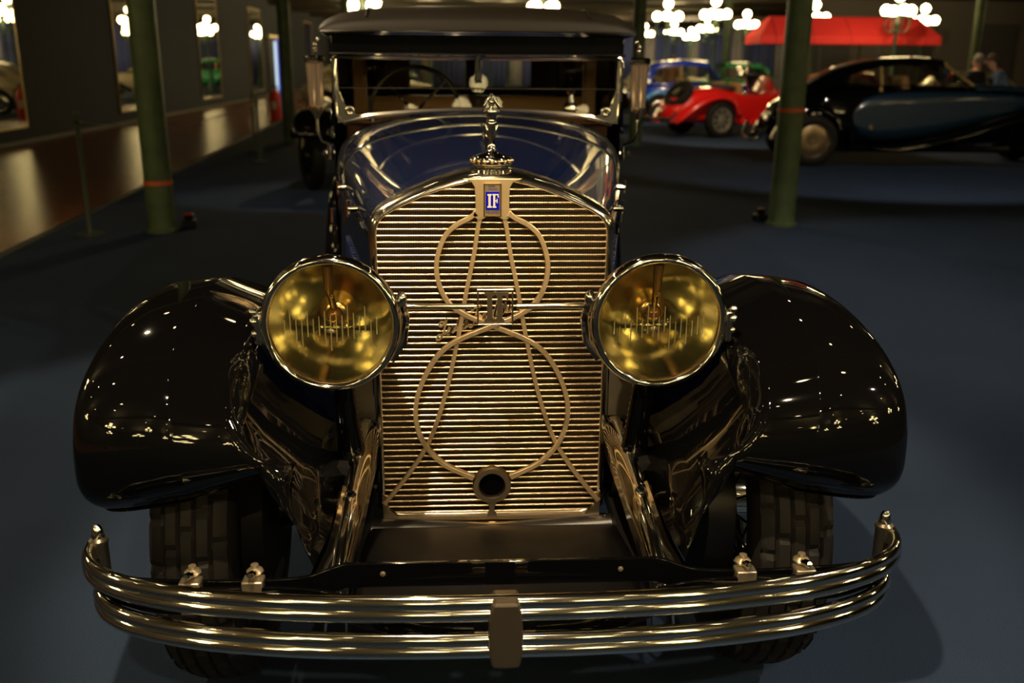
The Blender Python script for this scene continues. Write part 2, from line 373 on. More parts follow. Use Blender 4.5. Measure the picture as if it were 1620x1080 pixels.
LP = lamp_post(); _first = True
HID = 'lamp post with glowing globes standing behind the limousine body'
MIR = 'lamp post with glowing globes showing only in the wall mirrors'
BEH = 'lamp post with glowing globes mirrored only in the paint and glass'
posts = [(6.5, 28.8, 'big lamp post right of the limousine roof, globes above the blue coupe'), (7.6, 27.2, 'lamp post whose globes touch the top edge above the red roadster'),
         (10.5, 39.7, 'low far lamp post midway between limousine and awning'), (10.75, 34.7, 'far lamp post just left of the red awning'), (10.3, 45.2, 'farther lamp post second from the limousine roof'),
         (9.5, 48.5, 'smallest far lamp post close beside the limousine roof'), (13.2, 54.0, 'most distant lamp post, globes low above the parked cars'),
         (11.75, 24.0, 'lamp post in front of the red awning, above the black coupe'), (15.3, 29.9, 'lamp post at the right end of the red awning'), (11.1, 28.5, 'lamp post with globe beside the nearest right green pillar'),
         (-2.6, 24.2, 'lamp post above the left corner of the limousine roof'), (2.15, 24.0, 'lamp post above the right half of the limousine roof'),
         (18.6, 23.4, 'lamp post cut by the top right corner')]
posts += [(x, y, HID) for x, y in [(.2, 36), (3.0, 38), (1.0, 47)]]
posts += [(x, y, MIR) for x, y in [(-2.7, 30), (-4.3, 36.5), (-1.5, 45.5), (-5.1, 45), (1.7, 55), (-2.7, 54), (-5.1, 56.5), (-4.4, 61), (4.6, 50), (2.2, 43), (-3.6, 41)]]
posts += [(x, y, BEH) for x, y in [(-2.6, -6.5), (2.9, -7.0), (-7.2, -2.2), (6.6, -3.4), (-1.0, -11.5), (5.0, -11.5), (.2, -8.2), (-4.6, -5.2), (5.6, -6.0), (-5.2, -11), (2.4, -12.5), (9.6, 3.6), (8.0, -8.5), (12.5, -1.5), (-6.9, 3.1), (12.4, 7.0), (-7.0, -8.5)]]
for x, y, lab in posts:
    o = LP if _first else copy_tree(LP); _first = False
    o.location = (x, y, 0); o.rotation_euler = (0, 0, random.uniform(0, 1.5)); tag(o, lab, 'lamp post', 'globe lamp posts')
# recessed ceiling lights
cl0 = None
k = 0
for x, y in [(2+1.1*i, 33) for i in range(10)]+[(1+1.4*i, 45) for i in range(10)]+[(-1.5, 3.2), (1.5, 3.2), (-1.5, -4.5), (1.5, -4.5), (4.2, 0), (-4.2, 0), (-4.4, 6), (4.4, -5.5), (-3.6, -3.4)]+[(-2.2+.7*i, 27) for i in range(7)]+[(x, y) for x in (-5.6, -2.9, -.4, 2.2, 4.9) for y in (-8.6, -6.2, -2.6, -.4, 1.6, 5.4)]:
    if cl0 is None:
        cl0 = empty('ceiling_downlight'); B().lathe([(.001, -.004), (.06, -.004), (.06, 0)], n=14).build('lamp_disc', mat('lit_downlight', (.9, .85, .7), .4, emit=(1, .84, .52), estr=45), cl0)
        B().lathe([(.06, 0), (.06, -.03), (.08, -.03), (.085, 0)], n=14, close=True).build('lamp_rim', M_BRASS, cl0); o = cl0
    else: o = copy_tree(cl0)
    o.location = (x, y, ZC); tag(o, 'small round lit downlight set in the dark ceiling', 'downlight', 'ceiling downlights')
# curtains on the far wall
cu = {}
for i in range(28):
    m = [M_CURTAIN, M_CURTAIN2][i % 2]
    if i % 2 not in cu:
        rows = [[(.35*cos(0)*0+(q/24-.5)*2.1, .07*sin(q*2*pi/4), z) for q in range(25)] for z in (0, 3.7)]
        o = B().grid(rows).build('wall_curtain', m, None, solid=.01); cu[i % 2] = o
    else:
        o = cu[i % 2].copy(); COL.objects.link(o)
    o.location = (-6.5+i*1.45*(1 if i < 40 else 1), 62.0 if i % 2 else 61.8, .02)
    tag(o, ['navy blue curtain hanging on the far wall', 'grey curtain hanging on the far wall'][i % 2], 'curtain', ['navy curtains on the far wall', 'grey curtains on the far wall'][i % 2])
# partition wall behind the awning and to the right
w = B().box((19.2, 33.2, 1.9), (14, .2, 3.8)).build('wall_partition', mat('brown_partition', (.075, .066, .055), .9), smooth=False); tag(w, 'dark brown partition wall behind the awning', 'wall', kind='structure')
for i in range(4):
    B().box((13.4+i*3.1, 33.06, 1.5), (1.5, .06, 3.0)).build('recess_panel', mat('dark_panel_%d' % i, (.03, .026, .026), .8), w, smooth=False)

# awning
t = empty('red_awning', (11.2, 26.4, 0), 0, 'long red cloth awning beyond the parked cars', 'awning')
rows = []
prof = [(-.75, 2.12), (-.74, 2.33), (-.1, 2.88), (.1, 2.9), (.75, 2.35), (.76, 2.12)]
for x, k in [(-2.62, 1), (-2.6, 1)]: pass
top = [[(x*1.0, y, z) for y, z in prof] for x in [-2.2+4.4*i/8 for i in range(9)]]
g = B().grid(top)
g.add([(-2.2, -.1, 2.88), (-2.2, .1, 2.9), (-2.65, .75, 2.35), (-2.65, -.75, 2.33), (-2.2, -.74, 2.33), (-2.2, .75, 2.35), (-2.65, -.75, 2.12), (-2.65, .75, 2.12), (-2.2, -.75, 2.12)], [(0, 1, 2, 3), (0, 3, 4), (1, 5, 2), (3, 2, 7, 6), (3, 6, 8, 4)])
g.add([(2.2, -.1, 2.88), (2.2, .1, 2.9), (2.65, .75, 2.35), (2.65, -.75, 2.33), (2.2, -.74, 2.33), (2.2, .75, 2.35), (2.65, -.75, 2.12), (2.65, .75, 2.12), (2.2, -.75, 2.12)], [(0, 1, 2, 3), (0, 3, 4), (1, 5, 2), (3, 2, 7, 6), (3, 6, 8, 4)])
g.build('awning_cloth', M_CLOTHRED, t, smooth=False, solid=.01)
for x in (-2.5, -.85, .85, 2.5):
    for y in (-.7, .7): B().cyl((x, y, 0), (x, y, 2.3), .03, n=8).build('awning_pole', M_IRON, t)
for x in (-2.2, -1.1, 0, 1.1, 2.2): B().tube([(x, -.76, 2.12), (x, -.755, 2.33), (x, -.1, 2.9)], .012, 5).build('awning_rib', mat('dark_red_seam', (.3, .01, .01), .8) if x == -2.2 else MATS['dark_red_seam'], t)
B().box((0, .1, .55), (4.6, .6, 1.1)).build('counter', mat('dark_counter', (.03, .025, .02), .5), t, bevel=.02)

# stanchion posts on the left
def stanchion(x, y, h, lab):
    t = empty('barrier_post', (x, y, 0), 0, lab, 'barrier post', 'barrier posts by the walkway')
    B().lathe([(.001, 0), (.13, 0), (.13, .012), (.03, .02), (.022, .05), (.022, h-.03), (.028, h-.02), (.026, h), (.001, h+.005)], n=14).build('post', mat('post_green_%d' % int(abs(x)*100), (.045, .06, .04), .5), t)
    B().lathe([(.03, h-.10), (.034, h-.09), (.03, h-.08)], n=12).build('cable_ring', M_IRON, t)
stanchion(-3.56, 6.65, 1.12, 'slim barrier post at the carpet edge, left of the nearest pillar')
stanchion(-3.74, 15.1, 1.02, 'slim far barrier post right of the second mirror')
stanchion(-3.3, 13.3, 1.02, 'slim barrier post left of the black fender')
def cable(a, b, lab):
    a = Vector(a); b = Vector(b)
    d = (b-a).normalized()*.04; a = a+d; b = b-d
    pts = [a.lerp(b, i/14)-Vector((0, 0, .16*sin(pi*i/14))) for i in range(15)]
    o = B().tube(pts, .007, 6).build('barrier_cable', M_IRON); tag(o, lab, 'cable', 'barrier cables')
cable((-3.56, 6.65, 1.03), (-3.3, 13.3, .93), 'thin cable sagging between the left barrier posts')
cable((-3.3, 13.3, .93), (-3.74, 15.1, .93), 'short thin cable between the two far barrier posts')
# fire extinguisher
t = empty('fire_extinguisher', (-5.1, 24.6, 0), 0, 'red fire extinguisher standing on the brown walkway beside the pillar', 'fire extinguisher')
B().lathe([(.001, 0), (.15, 0), (.16, .03), (.16, .6), (.13, .72), (.04, .78), (.04, .82), (.001, .82)], n=16).build('cylinder', M_REDPLASTIC, t)
B().box((.02, 0, .86), (.16, .04, .05)).build('lever', M_IRON, t, bevel=.008)
B().tube([(.04, 0, .8), (.2, 0, .74), (.24, 0, .5), (.2, 0, .25)], .018, 6).build('hose', M_IRON, t)
B().box((-.0, -.162, .38), (.14, .008, .2)).build('label_plate', M_WHITE, t)
# floor uplighters at the pillar feet
for x, y, lab in [(-2.74, 7.02, 'small black floor lamp with red cap by the left pillar foot'), (3.06, 7.35, 'small floor lamp box by the right pillar foot')]:
    t = empty('floor_lamp_box', (x, y, 0), .3, lab, 'floor lamp')
    B().box((0, 0, .04), (.13, .10, .08)).build('box', M_IRON, t, bevel=.008)
    B().cyl((0, 0, .08), (.0, -.02, .13), .035, .045, 12).build('lamp_head', M_IRON, t)
    B().lathe([(.001, .131), (.043, .131), (.046, .136), (.04, .142), (.001, .143)], (0, -.02, 0), n=12).build('red_cap', M_REDPLASTIC if x < 0 else M_BRASS, t)

# ================================================================ THE LIMOUSINE
M_APRON = mat('satin_black', (.003, .003, .003), .4, spec=.12)
CAR = empty('vintage_limousine', (0, 0, 0), 0, 'large dark blue vintage limousine with black fenders and nickel radiator, facing the viewer', 'car')
NORM = [(1, 0), (.992, .14), (.97, .24), (.93, .33), (.86, .42), (.76, .53), (.62, .67), (.46, .80), (.30, .905), (.15, .97), (0, 1)]
NORM2 = [(1, 0), (.985, .22), (.955, .40), (.90, .56), (.82, .69), (.70, .80), (.56, .88), (.42, .935), (.28, .972), (.14, .993), (0, 1)]
def arch(w, zs, zt, zb, k=0.0, y=0.0, yb=None, nb=4):
    """inverted-U section, left foot to right foot; k blends gable into round"""
    half = []
    for i in range(nb): half.append((w, zb+(zs-zb)*i/nb))
    for (a, b), (c, d) in zip(NORM, NORM2):
        half.append((w*(a+(c-a)*k), zs+(zt-zs)*(b+(d-b)*k)))
    pts = [(-x, z) for x, z in half]+[(x, z) for x, z in half[::-1][1:]]
    return [Vector((x, y, z)) for x, z in pts]
# ---- radiator shell
RW, RZS, RZT, RZB = .317, 1.185, 1.337, .372
def w_in(z):
    t = [(RZS+(RZT-RZS)*bb, RW*aa) for aa, bb in NORM]
    return min(.2955, interp(t, z+.021))
def w_in_old(z):
    return interp([(.372, .296), (1.165, .294), (1.20, .283), (1.216, .262), (1.24, .213), (1.283, .122), (1.304, .03), (1.31, .0)], z)
def ring_arch(inset, y, zt_off=0, bot=True):
    """closed outline of the shell, inset from the outside"""
    w = RW-inset; pts = []
    half = [(w, RZB+.03+inset), (w, .55), (w, .75), (w, .95), (w, 1.1)]
    for a, b in NORM: half.append((w*a, (RZS-inset*.35)+(RZT-inset*1.05-RZS+inset*.35)*b))
    lo = [(w*.5, RZB+inset), (w-.05, RZB+inset), (w-.015, RZB+inset+.006)]
    r = lo+half
    pts = [(-x, z) for x, z in r[::-1]]+[(0, RZB+inset)]+[(x, z) for x, z in r]
    pts = pts[1:]  # drop duplicate apex
    return [Vector((x, y, z)) for x, z in pts]
rows = [ring_arch(.004, .135), ring_arch(.0, .12), ring_arch(.0, .03), ring_arch(.0025, .016), ring_arch(.008, .001), ring_arch(.014, -.007), ring_arch(.019, -.0095), ring_arch(.0235, -.007), ring_arch(.026, .004), ring_arch(.026, .05)]
SHELL = B().grid(rows, close_v=True).build('radiator_shell', M_SHELL, CAR, ang=50)
SHELL['label'] = 'bright nickel radiator shell with gabled top'
# core behind the slats
cp = [(p.x, p.z) for p in ring_arch(.022, 0)]
B().plate(cp, .030, .06).build('radiator_core', M_CORE, SHELL, smooth=False)
# slats
zc = .398; slat0 = None
def slat_mesh(wd):
    rows = []
    sec = [(-.0072, -.001), (-.0078, .0008), (-.0062, .0030), (-.001, .0039), (.010, .0024), (.010, -.0030), (-.002, -.0034), (-.006, -.0022)]
    for x in (-wd, wd): rows.append([(x, y, z) for y, z in sec])
    return B().grid(rows, close_v=True, capu=True)
while zc < 1.30:
    wd = w_in(zc)
    if zc < 1.16:
        wd = .2955
        if slat0 is None: slat0 = slat_mesh(wd).build('slat', M_SLAT, SHELL, ang=55); o = slat0
        else: o = slat0.copy(); COL.objects.link(o); o.parent = SHELL
    else:
        if wd < .05: break
        o = slat_mesh(wd).build('slat', M_SLAT, SHELL, ang=55)
    o.location = (0, 0.002, zc); zc += .0168
# side beads next to slats
for s in (-1, 1): B().tube([(s*.2945, -.002, .40), (s*.2945, -.002, 1.19)], .0022, 6).build('side_bead', M_BRASS, SHELL)
# ---- wire ornament (figure of eight, legs, crank ring)
OR = B().ribbon([(p.x, p.y) for p in spline([(-.0485, .0), (0, 0)], 1)], .01, 0, .001) if False else None
ORN = None
Y0, Y1 = -.026, -.013
neck = [(-.075, 1.318), (-.052, 1.309), (-.044, 1.296), (-.0425, 1.27), (-.0425, 1.243), (-.050, 1.226), (-.036, 1.214), (-.024, 1.2165), (-.014, 1.2225), (0, 1.225), (.014, 1.2225), (.024, 1.2165), (.036, 1.214), (.050, 1.226), (.0425, 1.243), (.0425, 1.27), (.044, 1.296), (.052, 1.309), (.075, 1.318)]
ORN = B().plate(neck, Y0, Y1).build('wire_ornament', M_NICKEL, CAR, smooth=False, bevel=.0015)
ORN['label'] = 'nickel ornament of interlaced hoops over the radiator slats'
loop = [(-.040, 1.232), (-.060, 1.218), (-.095, 1.199), (-.124, 1.166), (-.142, 1.105), (-.136, 1.047), (-.110, .997), (-.062, .963), (0, .938), (.112, .886), (.170, .815), (.203, .717), (.190, .626), (.134, .553), (.05, .508)]
leg = [(-.030, 1.222), (-.037, 1.19), (-.046, 1.13), (-.066, 1.031), (-.089, .905), (-.122, .755), (-.163, .629), (-.205, .552), (-.264, .470), (-.296, .432)]
for s in (-1, 1):
    P = [(s*-p.x, p.y) for p in spline(loop, 6)]
    n = len(P); W = [.0120]*n
    W[0] = .018; W[1] = .016; W[2] = .013; W[-1] = .016; W[-2] = .013
    B().ribbon(P, W, Y0-(.004 if s > 0 else 0), Y1).build('hoop', M_NICKEL, ORN, ang=50, bevel=.0012)
    P = [(s*-p.x, p.y) for p in spline(leg, 5)]
    n = len(P); W = [.0108]*n; W[0] = .015; W[1] = .012; W[-1] = .016; W[-2] = .012
    B().ribbon(P, W, Y0+.003, Y1+.002).build('leg_wire', M_NICKEL, ORN, ang=50, bevel=.0012)
ring = []
B().lathe([(.034, 0), (.034, -.014), (.037, -.019), (.050, -.019), (.053, -.014), (.053, 0)], (0, -.008, .484), (0, 1, 0), 36, close=True).build('crank_ring', mat('dull_or_unlit_nickel', (.34, .27, .18), .34, 1.0), ORN, ang=50)
B().lathe([(.0345, -.016), (.034, -.0045), (.001, -.0045)], (0, -.008, .484), (0, 1, 0), 28).build('crank_hole_disc', mat('hole_shade_black', (.0015, .0015, .0015), .9, spec=0), ORN)  # shallow disc; the hole's dark depth is put into its black colour
B().ribbon([(0, .433), (0, .42), (0, .405), (0, .39)], [.03, .014, .014, .03], Y0+.004, Y1+.004).build('ring_stub', MATS['dull_or_unlit_nickel'], ORN, ang=50)
B().tube([(-.285, -.012, .385), (.285, -.012, .385)], .011, 8, flat=.8).build('bottom_bar', MATS['dull_or_unlit_nickel'], ORN)  # bottom frame gets no light; that shade is put into the darker nickel
for s in (-1, 1):
    B().plate([(s*.298, .372), (s*.24, .375), (s*.262, .396), (s*.283, .416), (s*.290, .445), (s*.300, .46)], -.02, -.004).build('corner_web', MATS['dull_or_unlit_nickel'], ORN, smooth=False)  # same darker nickel, shade of the bottom frame put into the colour
# ---- badge
BG = B().box((0, -.0285, 1.266), (.040, .005, .080)).build('badge', M_PLATE, CAR, smooth=False, bevel=.002); BG['label'] = 'small radiator badge with blue enamel square'
fr = B(); fr.ribbon([(-.021, 1.226), (-.021, 1.306), (.021, 1.306), (.021, 1.226)], .003, -.0335, -.026, closed=True); fr.build('badge_frame', M_BRASS, BG, smooth=False)
B().box((0, -.0315, 1.264), (.034, .003, .046)).build('enamel_square', M_ENAMEL, BG, smooth=False, bevel=.0008)
def serif_I(x, z0, z1, w, sw): return [(x-sw, z0), (x+sw, z0), (x+sw, z0+.003), (x+w, z0+.005), (x+w, z1-.005), (x+sw, z1-.003), (x+sw, z1), (x-sw, z1), (x-sw, z1-.003), (x-w, z1-.005), (x-w, z0+.005), (x-sw, z0+.003)]
B().plate(serif_I(-.0075, 1.247, 1.281, .0028, .0055), -.0345, -.0325).build('letter_i', M_WHITE, BG, smooth=False)
F = [(-.0005, 1.247), (.0095, 1.247), (.0095, 1.2495), (.0068, 1.251), (.0068, 1.2625), (.0105, 1.2625), (.0105, 1.2585), (.0125, 1.2585), (.0125, 1.2695), (.0105, 1.2695), (.0105, 1.2655), (.0068, 1.2655), (.0068, 1.278), (.0125, 1.278), (.0125, 1.272), (.015, 1.272), (.015, 1.281), (-.0005, 1.281), (-.0005, 1.2785), (.0017, 1.277), (.0017, 1.251), (-.0005, 1.2495)]
B().plate(F, -.0345, -.0325).build('letter_f', M_WHITE, BG, smooth=False)
text_mesh('city_lettering', 'MILANO', .0085, mat('badge_ink', (.03, .02, .12), .5), BG, (0, -.0318, 1.2325))
text_mesh('maker_lettering', 'Isotta', .0075, MATS['badge_ink'], BG, (-.002, -.0318, 1.2985))
text_mesh('maker_lettering', 'Fraschini', .0062, MATS['badge_ink'], BG, (.001, -.0318, 1.2915))
# ---- cursive name across the slats: continuous handwritten strokes
def cursive():
    L = []
    def st(*pts): L.append(list(pts))
    x = 0.0
    # unit: x-height 1
    st((0.2, 2.1), (-.5, 2.3), (-.9, 1.9), (-.3, 1.6), (.5, 2.1), (.9, 2.5), (.6, 1.4), (.2, .3), (-.5, -.3), (-1.2, -.1), (-.9, .4), (.2, .3), (1.2, .3))            # I
    st((1.2, .2), (1.7, 1.0), (2.0, .4), (1.7, .0), (1.3, .15), (2.1, .25), (2.5, .8), (3.0, .9), (2.6, 1.0), (2.3, .5), (2.7, .0), (3.1, .5), (3.0, .95), (3.5, .8), (4.0, 1.9), (3.7, .3), (4.1, 0), (4.5, .6), (5.0, 1.9), (4.7, .3), (5.0, 0), (5.4, .4),
       (6.0, 1.0), (5.6, .9), (5.4, .3), (5.7, 0), (6.1, .7), (6.2, .1), (6.6, .2))                                                                        # sotta
    st((3.5, 1.35), (5.5, 1.5))
    st((7.2, 2.1), (6.8, 2.3), (7.6, 2.5), (8.6, 2.4), (9.2, 2.6)); st((8.3, 2.4), (8.0, 1.2), (7.6, .1), (6.9, -.2), (6.7, .2)); st((7.4, 1.2), (8.9, 1.3))      # F
    st((8.5, .1), (8.8, 1.0), (9.3, .95), (9.1, .4), (9.3, .0), (9.7, .3), (10.3, 1.0), (9.9, .9), (9.7, .3), (10.0, 0), (10.4, .7), (10.5, .1), (10.8, .15), (11.2, 1.0), (11.5, .4), (11.2, 0), (10.8, .1), (11.6, .2),
       (12.4, .95), (12.0, 1.0), (11.7, .4), (12.0, 0), (12.5, .3), (13.1, 1.9), (12.9, 2.0), (12.7, .8), (12.6, 0), (13.0, .9), (13.4, .9), (13.3, .2), (13.6, 0), (13.9, .4), (14.1, 1.0), (14.0, .2), (14.3, 0), (14.6, .3),
       (14.8, 1.0), (14.7, 0), (15.1, .9), (15.5, .9), (15.4, .2), (15.7, 0), (16.0, .4), (16.2, 1.0), (16.1, .2), (16.4, 0), (17.0, .5))                    # raschini
    st((14.2, 1.45), (14.3, 1.6)); st((16.3, 1.45), (16.4, 1.6))
    return L
SCR = None
a = radians(21); ux, uz = cos(a), sin(a)
for stv in cursive():
    P = []
    for p in spline(stv, 4):
        x = p.x*.0117+p.y*.004; z = p.y*.0175
        P.append((-.132+x*ux-z*.10, .905+x*uz+z*.98))
    o = B().ribbon(P, .0046, -.0115, -.0085)
    if SCR is None: SCR = o.build('script_lettering', M_NICKEL, CAR, ang=50); SCR['label'] = 'nickel handwritten maker name slanting across the slats'
    else: o.build('script_stroke', M_NICKEL, SCR, ang=50)
# ---- filler cap and figure
CAP = B().lathe([(.001, 1.342), (.046, 1.342), (.051, 1.346), (.052, 1.350), (.052, 1.361), (.049, 1.365), (.030, 1.371), (.016, 1.376), (.012, 1.382), (.001, 1.382)], (0, .055, 0), n=40).build('radiator_cap', M_CHROME, CAR, ang=50)
B().lathe([(.058, 1.325), (.056, 1.334), (.044, 1.336), (.044, 1.339), (.047, 1.341), (.044, 1.344)], (0, .055, 0), n=32).build('cap_collar', M_CHROME, CAP)
for k in range(18):
    a = 2*pi*(k+.5)/18
    B().sphere((cos(a)*.0525, .055+sin(a)*.0525, 1.3555), .0052, 8, 6).build('cap_bead', M_BRASS, CAP)
FG = B(); fz = lambda t: 1.380+t*.84
sec = [(0, .0145, .0145, 0), (.006, .0115, .011, 0), (.02, .0085, .0085, 0), (.036, .0095, .009, 0), (.053, .0118, .0095, 0), (.066, .0142, .0108, 0), (.078, .0150, .0118, 0), (.088, .0130, .010, 0), (.097, .0118, .0092, 0), (.108, .0145, .0108, -.001), (.117, .0155, .011, -.002), (.124, .0125, .008, -.001), (.128, .0055, .0055, 0), (.131, .005, .0055, 0), (.136, .0082, .0085, -.001), (.143, .009, .0092, -.002), (.150, .0072, .0075, -.001), (.154, .003, .003, 0)]
FG.grid([[(cos(a)*rx, .055+oy+sin(a)*ry, fz(z)) for a in [2*pi*q/14 for q in range(14)]] for z, rx, ry, oy in sec], close_v=True, capu=True)
for s in (-1, 1):
    FG.tube([(s*.012, .055, fz(.119)), (s*.0185, .052, fz(.1165)), (s*.0175, .048, fz(.130)), (s*.010, .048, fz(.149)), (s*.004, .052, fz(.159)), (s*.0015, .055, fz(.168))], [.0045, .0046, .0042, .0036, .003, .0012], 8)
    FG.tube([(s*.0135, .049, fz(.076)), (s*.012, .046, fz(.060)), (s*.009, .046, fz(.04))], [.003, .004, .001], 6)
FG.tube([(-.012, .047, fz(.088)), (0, .044, fz(.084)), (.012, .047, fz(.088))], .0028, 6)
FG.build('mascot_figure', M_CHROME, CAP, ang=60)

# ---- bonnet, cowl
def hood_sec(y):
    t = min(1, max(0, (y-.12)/1.6))
    w = .313+(.605-.313)*(t**.92); zs = 1.178+(1.17-1.178)*t; zt = 1.331+(1.392-1.331)*t
    return w, zs, zt, min(1, t*1.15)
def hood_pts(y, zb, off=0.0):
    w, zs, zt, k = hood_sec(y); return arch(w+off, zs, zt+off, zb, k, y)
ys = [.128+(1.20-.128)*i/14 for i in range(15)]
mid = len(hood_pts(.2, .62))//2
for s, nm in ((0, 'bonnet_panel'), (1, 'bonnet_panel')):
    rows = []
    for y in ys:
        p = hood_pts(y, 1.14); rows.append(p[:mid+1] if s == 0 else p[mid:])
    B().grid(rows).build(nm, M_BLUE, CAR, ang=60)
    rows = []
    for y in ys:
        w, zs, zt, k = hood_sec(y); sg = -1 if s == 0 else 1
        rows.append([Vector((sg*(w+.001), y, z)) for z in (.60, .75, .9, 1.05, 1.135)])
    sd = B().grid(rows).build('bonnet_side', M_BLUE, CAR, ang=60)
    B().tube([(sg*(hood_sec(y)[0]+.004), y, 1.14) for y in ys], .006, 6).build('side_moulding', M_CHROME, sd)
    for q in range(16):
        y = .35+q*.045; w = hood_sec(y)[0]
        B().box((sg*(w+.004), y, .84), (.012, .012, .30), Matrix.Rotation(sg*-.18, 3, 'Z')).build('louvre', M_BLUE, sd, bevel=.003)
    for y in (.5, 1.0):
        w = hood_sec(y)[0]
        B().cyl((sg*(w), y, 1.165), (sg*(w+.03), y, 1.165), .012, .009, 10).cyl((sg*(w+.03), y, 1.14), (sg*(w+.03), y, 1.19), .006, .006, 8).build('bonnet_catch', M_CHROME, sd)
B().tube([(0, y, hood_sec(y)[2]+.002) for y in ys], .0055, 8).build('bonnet_hinge', M_CHROME, CAR)
# cowl
rows = [hood_pts(y, .62) for y in (1.205, 1.3, 1.4, 1.5, 1.6, 1.70)]
COWL = B().grid(rows).build('cowl', M_BLUE, CAR, ang=60)
B().tube(hood_pts(1.202, 1.0, .002), .0045, 6).build('cowl_seam', M_CHROME, COWL)
B().tube(hood_pts(1.56, 1.0, .003), .004, 6).build('cowl_bead', M_CHROME, COWL)
# ---- windscreen + body
WX, WT = .592, 1.622
def ws_bot(x): return 1.355+(1.398-1.355)*(1-(abs(x)/.6)**2.2)
WSF = B(); xs = [-WX+2*WX*i/20 for i in range(21)]
path = [(-WX, 1.70, 1.60), (-WX, 1.70, 1.45), (-WX+.004, 1.70, 1.375), (-WX+.03, 1.70, 1.348)]+[(x, 1.70, ws_bot(x)) for x in xs[2:-2]]+[(WX-.03, 1.70, 1.348), (WX-.004, 1.70, 1.375), (WX, 1.70, 1.45), (WX, 1.70, 1.60)]
WS = B().tube(path+[(x, 1.70, 1.612) for x in xs[::-1]], .013, 8, closed=True).build('windscreen_frame', M_SHELL, CAR)
gl = B().grid([[(x, 1.70, ws_bot(x) if abs(x) < .56 else 1.36), (x, 1.722, 1.612)][0:2] for x in xs]).build('windscreen_glass', M_CLEAR, WS)
B().tube([(-WX, 1.694, 1.487), (WX, 1.694, 1.487)], .0025, 6).build('pane_joint', M_CHROME, WS)
B().box((.0, 1.69, 1.565), (.03, .02, .10)).build('screen_bracket', M_IRON, WS, bevel=.004)
B().cyl((0, 1.675, 1.625), (0, 1.675, 1.56), .006, .006, 8).build('wiper_spindle', M_CHROME, WS)
for s in (-1, 1):
    B().lathe([(.008, .006), (.014, .008), (.02, .006), (.021, 0), (.018, -.006), (.001, -.006), (.001, .002), (.008, .002)], (s*.535, 1.68, 1.395), (0, -1, 0), 18).build('screen_knob', M_CHROME, WS)
    B().plate([(s*.588, 1.345), (s*.46, 1.362), (s*.50, 1.378), (s*.535, 1.392), (s*.56, 1.425), (s*.575, 1.47), (s*.588, 1.475)], 1.688, 1.700).build('corner_plate', M_SHELL, WS, smooth=False)
    B().box((s*(WX+.006), 1.70, 1.52), (.016, .03, .17)).build('screen_clamp', M_CHROME, WS, bevel=.004)
# header and visor
HD = B().box((0, 1.69, 1.662), (1.20, .06, .078)).build('header_band', M_BLACK, CAR, bevel=.008)
B().tube([(-.605, 1.655, 1.622), (.605, 1.655, 1.622)], .006, 8).build('header_strip', M_CHROME, HD)
B().tube([(-.615, 1.65, 1.700), (.615, 1.65, 1.700)], .005, 8).build('header_strip', M_CHROME, HD)
B().box((0, 1.65, 1.715), (.06, .02, .012)).build('header_clip', M_BRASS, HD, bevel=.003)
# roof
def roof_sec(y, e):
    w = .652*e+.0; zt = 1.735+.085*e
    return [Vector((w*a, y, 1.705+(zt-1.705)*b)) for a, b in [(-1, 0), (-1.005, .12), (-.99, .30), (-.95, .52), (-.88, .70), (-.75, .84), (-.55, .94), (-.3, .99), (0, 1), (.3, .99), (.55, .94), (.75, .84), (.88, .70), (.95, .52), (.99, .30), (1.005, .12), (1, 0)]]
rw = []
for y, e, zf in [(1.615, .96, .02), (1.618, .975, .35), (1.635, .985, .6), (1.68, .995, .83), (1.78, 1.0, .96), (2.0, 1.03, 1.02), (2.6, 1.1, 1.06), (3.4, 1.12, 1.04), (4.1, 1.06, .9), (4.4, .98, .6), (4.52, .9, .1)]:
    s = roof_sec(y, e); rw.append([Vector((p.x, p.y, 1.705+(p.z-1.705)*zf)) for p in s])
RF = B().grid(rw).build('roof', M_LEATHERTOP, CAR, ang=60)
B().tube([(-.632, 1.62, 1.706)]+[(x*.625, 1.612, 1.708) for x in [-1+.2*i for i in range(1, 10)]]+[(.632, 1.62, 1.706)], .007, 8).build('roof_moulding', M_CHROME, RF)
for s in (-1, 1):
    B().tube([(s*.632, 1.62, 1.706), (s*.66, 1.9, 1.706), (s*.72, 2.6, 1.706), (s*.732, 3.4, 1.706), (s*.69, 4.1, 1.706)], .008, 8).build('roof_gutter', M_CHROME, RF)
    B().tube([Vector((s*.45, y, z)) for y, z in [(1.628, 1.765), (1.68, 1.792), (1.78, 1.806), (2.2, 1.815), (3, 1.82)]], .004, 6).build('roof_seam', M_LEATHERTOP, RF)
